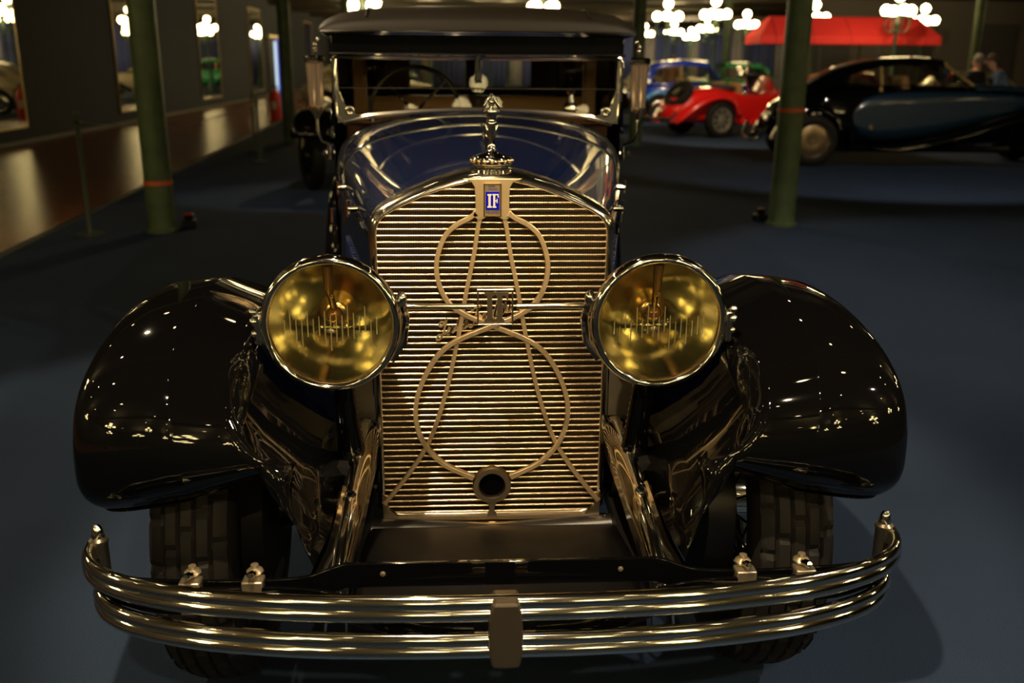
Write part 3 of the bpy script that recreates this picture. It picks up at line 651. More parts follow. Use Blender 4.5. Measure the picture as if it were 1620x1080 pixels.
# body shell sides with window openings
BODYY = [1.70, 1.76, 1.82, 2.42, 2.48, 2.56, 3.26, 3.34, 3.42, 4.02, 4.12, 4.4]
def bw(y): return interp([(1.70, .607), (2.0, .645), (2.6, .715), (3.4, .728), (4.1, .69), (4.4, .62), (4.55, .5)], y)
BODY = None
for s in (-1, 1):
    rows = []
    for y in [1.70+2.7*i/18 for i in range(19)]:
        w = bw(y); rows.append([Vector((s*w*a, y, z)) for a, z in [(.9, .52), (.96, .6), (1.0, .8), (1.01, 1.0), (1.0, 1.2), (.99, 1.335)]])
    o = B().grid(rows).build('body_side', M_BLUE, CAR, ang=60); BODY = BODY or o
    B().tube([(s*(bw(y)+.004), y, 1.31) for y in [1.7+2.7*i/18 for i in range(19)]], .008, 8).build('belt_moulding', M_BLACK, o)
    for y0, y1 in ((1.70, 1.80), (2.44, 2.56), (3.28, 3.40), (4.04, 4.40)):
        rows = [[Vector((s*bw(y)*a, y, z)) for a, z in [(.99, 1.33), (.975, 1.52), (.96, 1.71)]] for y in (y0, (y0+y1)/2, y1)]
        B().grid(rows).build('window_pillar', M_BLACK, o, solid=.03)
    for y0, y1 in ((1.80, 2.44), (2.56, 3.28), (3.40, 4.04)):
        rows = [[Vector((s*bw(y)*a, y, z)) for a, z in [(.985, 1.33), (.97, 1.52), (.955, 1.71)]] for y in (y0, (y0+y1)/2, y1)]
        B().grid(rows).build('side_window', M_TINT, o)
    for y in (1.93, 2.9): B().cyl((s*(bw(y)+.0), y, 1.2), (s*(bw(y)+.05), y, 1.2), .012, .01, 8).cyl((s*(bw(y)+.045), y-.03, 1.2), (s*(bw(y)+.045), y+.09, 1.2), .01, .008, 8).build('door_handle', M_CHROME, o)
    for z in (1.22, .95): B().cyl((s*(bw(1.74)+.018), 1.74, z-.03), (s*(bw(1.74)+.018), 1.74, z+.03), .014, .014, 10).build('door_hinge', M_CHROME, o)
# back panel with rear window
bk = B(); bx = [-.62, -.36, -.05, .05, .36, .62]
rows = [[Vector((x, 4.4+.1*(1-(x/.62)**2), z)) for x in bx] for z in (.5, .9, 1.3, 1.42)]
RB = B().grid(rows).build('rear_panel', M_BLUE, CAR, ang=60)
B().grid([[Vector((x, 4.4+.1*(1-(x/.62)**2), z)) for x in bx] for z in (1.60, 1.71)]).build('rear_panel_top', M_BLUE, RB)
for x0, x1 in ((-.62, -.42), (-.035, .035), (.42, .62)):
    B().grid([[Vector((x, 4.4+.1*(1-(x/.62)**2), z)) for x in (x0, (x0+x1)/2, x1)] for z in (1.42, 1.60)]).build('rear_pillar', M_BROWNINT, RB)
for x0, x1 in ((-.42, -.035), (.035, .42)):
    B().grid([[Vector((x, 4.4+.1*(1-(x/.62)**2), z)) for x in (x0, (x0+x1)/2, x1)] for z in (1.42, 1.60)]).build('rear_window', M_CLEAR, RB)
# interior
B().grid([[Vector((x, y, z)) for x in (-.56, .56)] for y, z in ((1.72, 1.34), (1.78, 1.345), (1.80, 1.18), (1.80, .95))]).build('dashboard', M_WOODDASH, CAR)
B().box((0, 3.0, .58), (1.3, 2.7, .06)).build('cabin_floor', M_BROWNINT, CAR)
B().grid([[Vector((x, y, 1.698)) for x in (-.6, 0, .6)] for y in (1.74, 2.6, 4.3)]).build('headlining', M_BROWNINT, CAR)
for x in (-.33, .33):
    st = B().box((x, 2.42, .92), (.56, .52, .16)).build('front_seat', M_TAN, CAR, bevel=.04)
    B().box((x, 2.66, 1.17), (.56, .12, .50), Matrix.Rotation(-.12, 3, 'X')).build('seat_back', M_TAN, st, bevel=.04)
st = B().box((0, 3.8, .92), (1.2, .55, .2)).build('rear_seat', M_BROWNINT, CAR, bevel=.05)
B().box((0, 4.1, 1.15), (1.2, .16, .45)).build('seat_back', M_BROWNINT, st, bevel=.05)
for s in (-1, 1): B().box((s*.57, 2.5, 1.52), (.06, .10, .36)).build('door_post', M_TAN, CAR, bevel=.01)
SWH = B().tube([(-.28+.20*cos(a), 2.02+.06*sin(a), 1.38+.19*sin(a)) for a in [2*pi*q/36 for q in range(36)]], .011, 8, closed=True).build('steering_wheel', M_IRON, CAR)
for k in range(4):
    a = k*pi/2+.785; B().cyl((-.28, 2.02, 1.37), (-.28+.20*cos(a), 2.02+.06*sin(a), 1.38+.19*sin(a)), .008, .007, 6).build('wheel_spoke', M_CHROME, SWH)
B().cyl((-.28, 2.01, 1.375), (-.28, 1.80, 1.15), .028, .022, 10).build('steering_column', M_CHROME, SWH)
B().sphere((.40, 1.80, 1.40), .035, 12, 8).lathe([(.02, 1.43), (.012, 1.46), (.02, 1.475), (.001, 1.48)], (.40, 1.80, 0), n=12).build('dash_lamp', M_CHROME, CAR)
# fluted cowl lamps on the screen pillars
for s in (-1, 1):
    prof = []
    n = 28; rows = []
    for z, r in ((1.395, .012), (1.405, .026), (1.42, .030), (1.59, .036), (1.60, .040), (1.61, .040), (1.612, .03), (1.608, .001)):
        rows.append([Vector((s*.665+cos(a)*r*(1-(.16 if (q % 2 and .03 <= r < .037) else 0)), 1.64+sin(a)*r*(1-(.16 if (q % 2 and .03 <= r < .037) else 0)), z)) for q, a in enumerate([2*pi*q/n for q in range(n)])])
    L = B().grid(rows, close_v=True).build('cowl_lamp', mat('fluted_lamp_glass_%d' % s, (.60, .45, .32), .16, .85, coat=.5), CAR, ang=25); L['label'] = 'fluted cylindrical side lamp on the windscreen pillar'
    B().lathe([(.001, 1.36), (.008, 1.362), (.02, 1.385), (.03, 1.40), (.031, 1.415), (.029, 1.415)], (s*.665, 1.64, 0), n=18).build('lamp_cup', M_BRASS, L)
    B().lathe([(.036, 1.588), (.0425, 1.592), (.043, 1.608), (.036, 1.614), (.026, 1.614), (.026, 1.60)], (s*.665, 1.64, 0), n=24).build('lamp_collar', M_CHROME, L)
    B().tube([(s*.665, 1.64, 1.375), (s*.665, 1.635, 1.32), (s*.645, 1.62, 1.275), (s*.60, 1.60, 1.262)], .007, 8).build('lamp_bracket', M_CHROME, L)
    for z in (1.655, 1.675, 1.64): B().sphere((s*(.635+.012*((z*1000) % 3)), 1.645, z), .011, 10, 7).build('bracket_nut', M_CHROME, L)

# ---- front fenders
FP = [(-.495, .660), (-.548, .712), (-.572, .785), (-.565, .865), (-.52, .938), (-.43, .992), (-.30, 1.026), (-.13, 1.044), (.06, 1.040), (.24, 1.01), (.42, .965), (.60, .87), (.78, .755), (.96, .64), (1.16, .535), (1.4, .455), (1.65, .42)]
FPS = spline(FP, 3)
def fparam(i, n):
    return i/(n-1)
def fender_rows(s):
    rows = []; n = len(FPS)
    for i, p in enumerate(FPS):
        t = i/(n-1); q = t*16
        tg = (FPS[min(i+1, n-1)]-FPS[max(i-1, 0)]).normalized(); nr = Vector((tg.y, -tg.x))   # inward (towards the wheel)
        xo = interp([(0, .868), (.3, .89), (.7, .902), (1.2, .908), (2, .908), (3, .905), (5, .908), (8, .915), (11, .905), (16, .86)], q)-.013
        xi = interp([(0, .445), (1, .465), (2, .505), (3, .545), (4, .565), (6, .56), (8, .55), (11, .55), (16, .58)], q)
        xm = interp([(0, .66), (2, .66), (5, .70), (9, .72), (16, .74)], q)
        D = interp([(0, .03), (1, .06), (2, .085), (4, .095), (7, .098), (11, .09), (16, .05)], q)
        Di = interp([(0, .03), (1, .035), (2, .04), (4, .045), (8, .06), (11, .05), (16, .01)], q)
        row = []
        for v in range(9):
            a = v/8; row.append((xi+(xm-xi)*sin(a*pi/2)**.9, Di*(1-sin(a*pi/2)**1.2)))
        for v in range(1, 15):
            a = v/14*pi/2; row.append((xm+(xo-xm)*sin(a)**.66, D*(1-cos(a)**.66)))
        tl = .20*max(0, 1-q/2.2)
        rows.append([Vector((s*x, p.x+nr.x*d, p.y+nr.y*d+tl*(.80-x))) for x, d in row])
    return rows
for s in (-1, 1):
    R = fender_rows(s)
    FD = B().grid(R).build('front_fender', M_BLACK, CAR, ang=70, solid=.006)
    FD['label'] = 'rounded glossy black front fender'
    B().tube([r[-1] for r in R], .006, 6).build('fender_bead', M_BLACK, FD)
    B().tube(R[0], .006, 6).build('front_lip', M_BLACK, FD)
    # inner apron between fender and chassis
    rows = []
    n = len(R)
    for i, r in enumerate(R):
        p = r[0]; q = i/(n-1)*16
        if q > 12.4: break
        yb = interp([(0, -.60), (2, -.53), (4, -.46), (6, -.30), (8, .05), (12, .75)], q)
        zb = interp([(0, .575), (3, .60), (5, .62), (8, .62), (12, .55)], q)
        xb = interp([(0, .395), (3, .375), (6, .37), (12, .37)], q)
        e = Vector((s*xb, yb, zb)); m1 = p.lerp(e, .35)+Vector((s*.022, .0, -.02)); m2 = p.lerp(e, .7)+Vector((s*.014, 0, -.015))
        rows.append([p, p.lerp(m1, .5)+Vector((s*.004, 0, .0)), m1, m1.lerp(m2, .5), m2, e])
    B().grid(rows).build('inner_apron', M_BLACK, FD, ang=70, solid=.004)
# ---- headlamps
for s in (-1, 1):
    cx, cz = s*.377, 1.022; yl = -.30
    O = (cx, yl, cz); AX = (0, -1, 0)
    HB = B().lathe([(.146, .0), (.150, -.02), (.148, -.05), (.138, -.095), (.115, -.14), (.08, -.175), (.04, -.195), (.001, -.20)], O, AX, 48).build('headlamp_bowl', M_CHROME, CAR, ang=60)
    HB['label'] = 'large round headlamp with yellowish glass, %s of the radiator' % ('left' if s < 0 else 'right')
    B().lathe([(.139, .000), (.1395, .008), (.1425, .016), (.148, .019), (.154, .016), (.159, .008), (.1605, -.004), (.158, -.016), (.153, -.022), (.148, -.02), (.144, -.008)], O, AX, 56, close=True).build('lamp_rim', M_CHROME, HB, ang=60)
    B().lathe([(.1385, -.002), (.1395, .009), (.1415, .009), (.1415, -.004)], O, AX, 56, close=True).build('inner_rim', M_BRASS, HB)
    prof = [(.139*i/10, -.118+.118*(i/10)**2) for i in range(1, 11)]
    B().lathe([(.022, -.116)]+prof[1:], O, AX, 48).build('reflector', M_REFL, HB, ang=60)
    B().lathe([(.001, -.114), (.022, -.116), (.026, -.11), (.026, -.095), (.02, -.092), (.001, -.092)], O, AX, 24).build('bulb_socket', M_BRASS, HB)
    B().sphere((cx, yl+.070, cz+.004), .020, 14, 10).build('bulb', mat('amber_bulb_%d' % (s+1), (.42, .19, .05), .12, .6, coat=1), HB)
    B().lathe([(.034, 0), (.038, .004), (.034, .008), (.03, .004)], (cx, yl+.075, cz-.022), (0, -.3, -1), 24, close=True).build('bulb_shield', M_CHROME, HB)
    B().tube([(cx-.004, yl+.012, cz+.134), (cx-.004, yl+.02, cz+.075), (cx-.002, yl+.045, cz+.05), (cx, yl+.06, cz+.022)], [.012, .010, .008, .008], 10).build('bulb_stem', mat('amber_glass_stem_%d' % (s+1), (.35, .2, .08), .15, .7), HB)
    B().sphere((cx, yl+.03, cz+.060), .008, 10, 7).build('stem_nut', M_BRASS, HB)
    # lens: gently domed glass with short vertical flutes on the inside
    B().lathe([(.001, .010)]+[(.14*i/8, .010*(1-(i/8)**2)) for i in range(1, 9)], O, AX, 48).build('lens', M_LENS, HB, ang=60)
    for q in range(17):
        rx = -.104+q*.013
        if abs(rx) > .11: continue
        h = (.045+.045*random.random())*sqrt(max(.05, 1-(rx/.135)**2)); zc2 = cz+random.uniform(-.035, .012)
        B().cyl((cx+rx, yl-.003, zc2-h/2), (cx+rx, yl-.003, zc2+h/2), .0016, .0012, 5).build('lens_flute', M_CLEAR if False else MATS.get('flute_glass') or mat('flute_glass', (.95, .88, .6), .12, .5), HB)
    # rim clamp, hinge, tie bar joint
    CL = B().box((cx+s*.164, yl-.0, cz-.01), (.018, .022, .075)).build('rim_clamp', M_CHROME, HB, bevel=.005)
    for dz in (.03, .008, -.02): B().sphere((cx+s*.172, yl-.006, cz+dz), .010-.002*(dz < 0), 10, 7).build('clamp_nut', M_CHROME, HB)
    B().sphere((cx-s*.160, yl+.02, cz+.052), .013, 10, 8, (1, 1, 1.5)).build('joint_knob', M_CHROME, HB)
    B().tube([(cx-s*.160, yl+.03, cz+.045), (cx-s*.168, yl+.04, cz), (cx-s*.160, yl+.05, cz-.06), (cx-s*.13, yl+.06, cz-.105)], .010, 8).build('joint_band', M_CHROME, HB)
    # stalk
    ST = B().tube([(cx-s*.01, -.21, .885), (cx-s*.012, -.20, .80), (cx-s*.018, -.18, .69), (cx-s*.02, -.17, .60)], [.022, .027, .032, .040], 14).build('lamp_stalk', M_BLACK, CAR); ST['label'] = 'black headlamp stalk'
    B().lathe([(.045, .595), (.045, .61), (.032, .622)], (cx-s*.02, -.17, 0), n=14).build('stalk_foot', M_IRON, ST)
# ---- tie bar with monogram
M_TIE = mat('bright_nickel_bar', (.9, .78, .58), .2, 1.0)
TIE = B().tube([(-.217, -.262, 1.052), (-.19, -.245, 1.048), (-.15, -.235, 1.045), (-.05, -.23, 1.043)], [.0095, .0085, .0072, .007], 10).build('tie_bar', M_TIE, CAR)
B().tube([(.217, -.262, 1.052), (.19, -.245, 1.048), (.15, -.235, 1.045), (.05, -.23, 1.043)], [.0095, .0085, .0072, .007], 10).build('tie_bar_half', M_TIE, TIE)
MG = B().ribbon([(-.041, 1.000), (-.041, 1.084), (.041, 1.084), (.041, 1.000)], .0058, -.236, -.224, closed=True).build('monogram_frame', M_TIE, CAR, smooth=False, bevel=.0012)
MG['label'] = 'small open frame with monogram on the tie bar'
def col_letter(x, w, sw): return [(x-sw, 1.005), (x+sw, 1.005), (x+sw, 1.009), (x+w, 1.016), (x+w, 1.068), (x+sw, 1.072), (x+sw, 1.0775), (x-sw, 1.0775), (x-sw, 1.072), (x-w, 1.068), (x-w, 1.016), (x-sw, 1.009)]
B().plate(col_letter(-.013, .006, .0125), -.234, -.226).build('letter_i', MATS['dull_or_unlit_nickel'], MG, smooth=False)
fl = [(-.0010, 1.005), (.022, 1.005), (.022, 1.009), (.0165, 1.016), (.0165, 1.040), (.021, 1.040), (.024, 1.034), (.027, 1.034), (.027, 1.053), (.024, 1.053), (.021, 1.047), (.0165, 1.047), (.0165, 1.070), (.023, 1.070), (.027, 1.060), (.031, 1.060), (.031, 1.0775), (-.0010, 1.0775), (-.0010, 1.073), (.0045, 1.068), (.0045, 1.016), (-.001, 1.009)]
B().plate(fl, -.234, -.226).build('letter_f', MATS['dull_or_unlit_nickel'], MG, smooth=False)
for z0, z1 in ((.998, 1.006), (1.077, 1.085)): B().box((0, -.23, (z0+z1)/2), (.006, .006, z1-z0)).build('frame_pin', M_NICKEL, MG)

# ---- wheels
def tyre_mesh(R, wdt, n=200):
    prof = [(R-.16, -.36), (R-.13, -.47), (R-.085, -.5), (R-.045, -.49), (R-.02, -.465)]
    m = 29
    for i in range(m):
        x = -.44+.88*i/(m-1); prof.append((R-.022*abs(x/.44)**3, x))
    prof += [(R-.02, .465), (R-.045, .49), (R-.085, .5), (R-.13, .47), (R-.16, .36)]
    rows = []
    for q in range(n):
        a = 2*pi*q/n; row = []
        for i, (r, x) in enumerate(prof):
            d = 0
            if 4 <= i < 5+m+1:
                k = i-5; band = min(4, max(0, k//6))
                if 0 < k < m-1 and k % 6 == 5: d = .009
                elif (q+band*3) % 8 == 0: d = .009
            row.append(Vector((x*wdt, (r-d)*cos(a), (r-d)*sin(a))))
        rows.append(row)
    return B().grid(rows, close_u=True)
WR = .445; WHX = .70
wh0 = None
for (x, y) in ((-WHX, -.03), (WHX, -.03), (-WHX, 3.62), (WHX, 3.62)):
    if wh0 is None:
        ty = tyre_mesh(WR, .185).build('tyre', M_TYRE, CAR, ang=30)
        B().lathe([(.285, -.06), (.295, -.075), (.30, -.06), (.275, -.03), (.27, .0), (.275, .03), (.30, .06), (.295, .075), (.285, .06)], axis=(1, 0, 0), n=40).build('wheel_rim', M_BLACK, ty)
        B().lathe([(.001, .08), (.05, .08), (.06, .06), (.07, -.06), (.05, -.09), (.001, -.09)], axis=(1, 0, 0), n=20).build('hub', M_CHROME, ty)
        for k in range(24):
            a = 2*pi*k/24; B().cyl((.05*(1 if k % 2 else -1), .06*cos(a+.3), .06*sin(a+.3)), (0, .275*cos(a), .275*sin(a)), .004, .004, 5).build('spoke', M_BLACK, ty)
        wh0 = ty; o = ty
    else: o = copy_tree(wh0, CAR)
    o.location = (x, y, WR+.001); o['label'] = '%s %s tyre with block tread' % ('front' if y < 1 else 'rear', 'left' if x < 0 else 'right')
# ---- chassis, axle
CH = B().box((-.36, 1.6, .56), (.06, 3.6, .10)).build('frame_rail', M_IRON, CAR); B().box((.36, 1.6, .56), (.06, 3.6, .10)).build('frame_rail', M_IRON, CAR)
B().tube([(-.62, -.03, .44), (-.5, -.03, .42), (-.35, -.03, .36), (0, -.03, .34), (.35, -.03, .36), (.5, -.03, .42), (.62, -.03, .44)], .035, 10).build('front_axle', M_IRON, CAR)
B().tube([(-.62, .12, .42), (.62, .12, .42)], .014, 8).build('track_rod', M_IRON, CAR)
B().tube([(-.62, 3.62, .44), (.62, 3.62, .44)], .05, 10).build('rear_axle', M_IRON, CAR)
for s in (-1, 1):
    sp = B()
    B().grid([[(s*.36+dx, y, z+dz) for dx, dz in ((-.03, -.02), (.03, -.02), (.03, .02), (-.03, .02))] for y, z in ((-.6, .50), (-.4, .44), (-.15, .39), (.1, .40), (.4, .47))], close_v=True, capu=True).build('leaf_spring', M_IRON, CAR)
    B().cyl((s*.36, .10, .44), (s*.62, .02, .40), .06, .06, 14).build('brake_drum', M_IRON, CAR)
    B().lathe([(.001, -.05), (.2, -.05), (.21, .02), (.001, .03)], (s*.60, -.03, .445), (1, 0, 0), 28).build('drum_plate', M_IRON, CAR)
# ---- frame horns (nickel) from beside the radiator forward to the bumper carrier
for s in (-1, 1):
    path = [(.338, .00, .655), (.338, -.12, .648), (.342, -.24, .632), (.345, -.36, .607), (.350, -.47, .57), (.352, -.57, .522), (.350, -.62, .475)]
    wd = [.034, .034, .033, .030, .026, .022, .020]
    rows = []
    for (x, y, z), w_ in zip(path, wd):
        rows.append([Vector((s*(x+a*w_), y, z+b)) for a, b in [(-1, -.06), (-1.02, -.015), (-.85, .004), (-.4, .016), (.1, .018), (.6, .008), (.95, -.012), (1.25, -.04), (1.3, -.08)]])
    sm = []
    for j in range(len(rows[0])): sm.append(spline([r[j] for r in rows], 4))
    HN = B().grid(sm).build('frame_horn', M_CHROME, CAR, ang=60, solid=.004); HN['label'] = 'nickel frame horn sloping down to the bumper'
    B().tube([Vector((s*(.352+.01), -.33, .628)), Vector((s*.366, -.43, .598)), Vector((s*.378, -.52, .560)), Vector((s*.40, -.60, .535))], [.008, .014, .016, .013], 8).build('horn_rib', M_CHROME, HN)
    for y, z, x in ((-.20, .660, .338), (-.36, .628, .342)):
        B().lathe([(.013, -.004), (.014, .004), (.010, .010), (.007, .018), (.001, .019)], (s*x, y, z-.005), (s*.15, -.3, 1), 6).build('horn_bolt', M_CHROME, HN)
    B().box((s*.365, -.05, .575), (.05, .4, .14)).build('rail_end', M_IRON, HN)
    # grey engine tray seen between stalk and radiator
    B().grid([[Vector((s*x, y, z)) for x in (.32, .355, .385)] for y, z in ((.02, .93), (.03, .80), (.03, .665))]).build('radiator_stay_plate', mat('dull_alloy_%d' % (s+1), (.18, .15, .11), .45, .8), CAR)
    B().tube([(s*.345, -.0, .90), (s*.345, -.005, .86), (s*.345, -.0, .82)], .010, 8).build('stay_bolt', M_BRASS, CAR)
# ---- front apron below radiator
rows = [[Vector((x, y, z)) for x in (-.325, -.30, 0, .30, .325)] for y, z in ((.02, .372), (-.03, .366), (-.08, .385), (-.18, .42), (-.32, .45), (-.46, .455), (-.55, .44), (-.58, .40))]
AP = B().grid(rows).build('front_apron', M_APRON, CAR, ang=60, solid=.004)
B().tube([(-.30, -.03, .374), (0, -.03, .374), (.30, -.03, .374), (.315, -.028, .392)], .005, 8).build('apron_strip', M_BRASS, AP)
# ---- bumper
def bar_path(z, ex=1.0, dy=0.0):
    h = [(0, -.800), (.16, -.799), (.34, -.790), (.50, -.770), (.62, -.746), (.72, -.712), (.79, -.675), (.835, -.635), (.86, -.59), (.868, -.545)]
    return [Vector((-x*ex, y+dy, z)) for x, y in h[::-1]]+[Vector((x*ex, y+dy, z)) for x, y in h[1:]]
def bumper_bar(z, ex, dy, nm):
    P = spline(bar_path(z, ex, dy), 3); rows = []
    sec = []
    for q in range(20):
        a = 2*pi*q/20; zz = .029*sin(a); d = .015*cos(a)
        if cos(a) > 0: d -= .009*math.exp(-(zz/.0055)**2)       # groove between the two ridges
        sec.append((d, zz))
    n = len(P)
    for i, p in enumerate(P):
        t = (P[min(i+1, n-1)]-P[max(i-1, 0)]).normalized(); nr = Vector((t.y, -t.x, 0))
        rows.append([p+nr*d+Vector((0, 0, zz)) for d, zz in sec])
    return B().grid(rows, close_v=True, capu=True).build(nm, M_CHROME, CAR, ang=70)
BU = bumper_bar(.592, 1.0, 0, 'bumper_bar'); BU['label'] = 'upper ridged bright bumper bar'
BL = bumper_bar(.508, .985, .004, 'bumper_bar'); BL['label'] = 'lower ridged bright bumper bar'
# centre clamp
CC = [(-.024, .618), (.024, .618), (.029, .60), (.033, .55), (.032, .505), (.026, .478), (.0, .476), (-.026, .478), (-.032, .505), (-.033, .55), (-.029, .60)]
c = B().plate(CC, -.832, -.775).build('bumper_centre_clamp', mat('dull_clamp', (.11, .09, .065), .38, .8), CAR, smooth=False, bevel=.005); c['label'] = 'flat dull centre clamp joining the bumper bars'
# end caps
for s in (-1, 1):
    e = B().lathe([(.001, .455), (.016, .458), (.018, .47), (.018, .612), (.020, .615), (.020, .621), (.014, .626), (.001, .626)], (s*.852, -.548, 0), n=18).build('bumper_end_pin', mat('end_pin_%d' % (s+1), (.17, .145, .10), .3, .9), CAR)
    B().lathe([(.013, .624), (.014, .628), (.012, .636), (.011, .646), (.006, .654), (.001, .656)], (s*.852, -.548, 0), n=14).build('end_pin_nut', M_CHROME, e)
# carrier: black spring leaves behind the bumper
def strip(path, h, th, nm, m, parent):
    P = spline(path, 4); rows = []; n = len(P)
    for i, p in enumerate(P):
        t = P[min(i+1, n-1)]-P[max(i-1, 0)]; t.z = 0; t.normalize(); nr = Vector((t.y, -t.x, 0))*th/2
        hh = interp(h, p.x) if isinstance(h, list) else h
        rows.append([p+nr+Vector((0, 0, hh/2)), p-nr+Vector((0, 0, hh/2)), p-nr-Vector((0, 0, hh/2)), p+nr-Vector((0, 0, hh/2))])
    return B().grid(rows, close_v=True, capu=True).build(nm, m, parent, ang=40, bevel=.0015)
CARR = strip([(-.856, -.55, .555), (-.84, -.60, .555), (-.79, -.635, .555), (-.70, -.655, .555), (-.55, -.665, .555), (-.44, -.665, .557), (-.39, -.663, .563), (-.33, -.66, .585), (-.28, -.66, .588), (0, -.66, .588), (.28, -.66, .588), (.33, -.66, .585), (.39, -.663, .563), (.44, -.665, .557), (.55, -.665, .555), (.70, -.655, .555), (.79, -.635, .555), (.84, -.60, .555), (.856, -.55, .555)],
             [(-.9, .06), (-.40, .06), (-.30, .055), (.30, .055), (.40, .06), (.9, .06)], .009, 'bumper_carrier', M_BLACK, CAR)
for s in (-1, 1):
    strip([(s*.84, -.61, .550), (s*.70, -.675, .550), (s*.55, -.682, .550), (s*.42, -.690, .550), (s*.33, -.715, .550), (s*.25, -.755, .550), (s*.16, -.778, .550), (s*.06, -.785, .550)], .06, .008, 'bumper_spring', M_BLACK, CARR)
    for x in (.505, .63):
        k = B().box((s*x, -.672, .556), (.042, .034, .072)).build('carrier_clamp', M_PLATE if x < .5 else mat('clamp_nickel_%d_%d' % (s+1, int(x*100)), (.45, .38, .27), .35, .9), CARR, bevel=.003)
        B().cyl((s*x, -.655, .585), (s*x, -.655, .606), .006, .006, 8).lathe([(.001, .594), (.017, .594), (.018, .598), (.014, .603), (.009, .606), (.008, .613), (.001, .614)], (s*x, -.652, 0), n=8).build('clamp_nut', M_PLATE, k)
        B().lathe([(.008, 0), (.008, .03), (.005, .036), (.001, .036)], (s*x, -.665, .60), (0, -.9, .35), 8).build('clamp_bolt', M_CHROME, k)
    B().lathe([(.006, 0), (.005, .003), (.001, .004)], (s*.245, -.664, .592), (0, -1, 0), 10).build('carrier_rivet', M_PLATE, CARR)
# ---- running boards and rear fenders
for s in (-1, 1):
    B().box((s*.72, 2.4, .40), (.30, 1.7, .04)).build('running_board', M_BLACK, CAR, bevel=.01)
    rows = []
    for i in range(15):
        a = radians(195-i*15); y = 3.62+.58*-cos(a)*-1; z = .43+.52*sin(a)
        y = 3.62+.60*cos(a); rows.append([Vector((s*x, y, max(.32, z)-d)) for x, d in ((.58, .0), (.62, -.03), (.72, -.05), (.80, -.03), (.85, .03), (.86, .10))])
    B().grid(rows).build('rear_fender', M_BLACK, CAR, ang=70, solid=.006)
    B().grid([[Vector((s*x, y, z)) for x, z in ((.40, .5), (.585, .47))] for y in (1.2, 2.0, 3.0)]).build('valance', M_BLACK, CAR)

# ================================================================ OTHER CARS
def mini_wheel(parent, x, y, r, wdt, rimmat, style='disc', steer=0.0, name='wheel'):
    """tyre + rim in the local frame: axle along y"""
    t = B().lathe([(r*.66, -wdt*.4), (r*.78, -wdt*.5), (r*.9, -wdt*.48), (r*.985, -wdt*.36), (r, 0), (r*.985, wdt*.36), (r*.9, wdt*.48), (r*.78, wdt*.5), (r*.66, wdt*.4)], axis=(0, 1, 0), n=30, close=False).build(name, M_TYRE, parent, ang=50)
    t.location = (x, y, r+.002); t.rotation_euler = (0, 0, steer)
    sg = 1 if y > 0 else -1
    if style == 'disc':
        B().lathe([(.001, sg*wdt*.42), (r*.14, sg*wdt*.42), (r*.18, sg*wdt*.30), (r*.5, sg*wdt*.36), (r*.6, sg*wdt*.28), (r*.68, sg*wdt*.42)], axis=(0, 1, 0), n=28).build('wheel_disc', rimmat, t)
        B().lathe([(.001, -sg*wdt*.2), (r*.66, -sg*wdt*.3)], axis=(0, 1, 0), n=20).build('wheel_inner', M_IRON, t)
    else:
        B().lathe([(r*.54, 0), (r*.56, sg*wdt*.36), (r*.68, sg*wdt*.42), (r*.69, sg*wdt*.38)], axis=(0, 1, 0), n=28).build('wheel_rim', rimmat, t)
        B().lathe([(.001, sg*wdt*.42), (r*.16, sg*wdt*.40), (r*.2, sg*wdt*.22), (.001, sg*wdt*.2)], axis=(0, 1, 0), n=16).build('hub', rimmat, t)
        B().lathe([(.001, -sg*wdt*.1), (r*.6, -sg*wdt*.2)], axis=(0, 1, 0), n=20).build('brake_drum', M_IRON, t)
        for k in range(8):
            a = 2*pi*k/8
            B().box((cos(a)*r*.36, sg*wdt*.28, sin(a)*r*.36), (r*.42, .02, r*.15), Matrix.Rotation(-a, 3, 'Y')).build('spoke', rimmat, t)
    return t
def body_loft(parent, name, m, st, exp=.55, n=20, ang=60):
    """st: (x, half width, z low, z high[, y centre])"""
    rows = []
    for x, w_, z0, z1 in [tuple(s[:4]) for s in st]:
        r = []
        for q in range(n):
            a = 2*pi*q/n; c, s_ = cos(a), sin(a)
            r.append(Vector((x, w_*math.copysign(abs(c)**exp, c), (z0+z1)/2+(z1-z0)/2*math.copysign(abs(s_)**exp, s_))))
        rows.append(r)
    return B().grid(rows, close_v=True, capu=True).build(name, m, parent, ang=ang)
def arc_fender(parent, path, yin, yout, m, drop=.16, name='fender', inner=True):
    """path: (x,z) crest line front to back; yin/yout lists or numbers; sheet with rolled outer edge"""
    P = spline(path, 4); rows = []; n = len(P)
    for i, p in enumerate(P):
        t = (P[min(i+1, n-1)]-P[max(0, i-1)]).normalized(); nr = Vector((t.y, -t.x))
        if nr.y > 0 and abs(t.x) > .3: nr = -nr
        fd = min(1, .25+min(i, n-1-i)/4)
        q = i/(n-1)*(len(path)-1)
        yi = yin if not isinstance(yin, list) else interp(list(enumerate(yin)), q); yo = yout if not isinstance(yout, list) else interp(list(enumerate(yout)), q)
        ym = yi+(yo-yi)*.55; row = []
        for v in range(4): row.append((yi+(ym-yi)*v/4, .03*(1-v/4)**2))
        for v in range(9):
            a = v/8*pi/2; row.append((ym+(yo-ym)*sin(a)**.8, drop*fd*(1-cos(a)**.8)))
        rows.append([Vector((p.x+nr.x*d, y, max(.1, p.y+nr.y*d))) for y, d in row])
    return B().grid(rows).build(name, m, parent, ang=70, solid=.01)
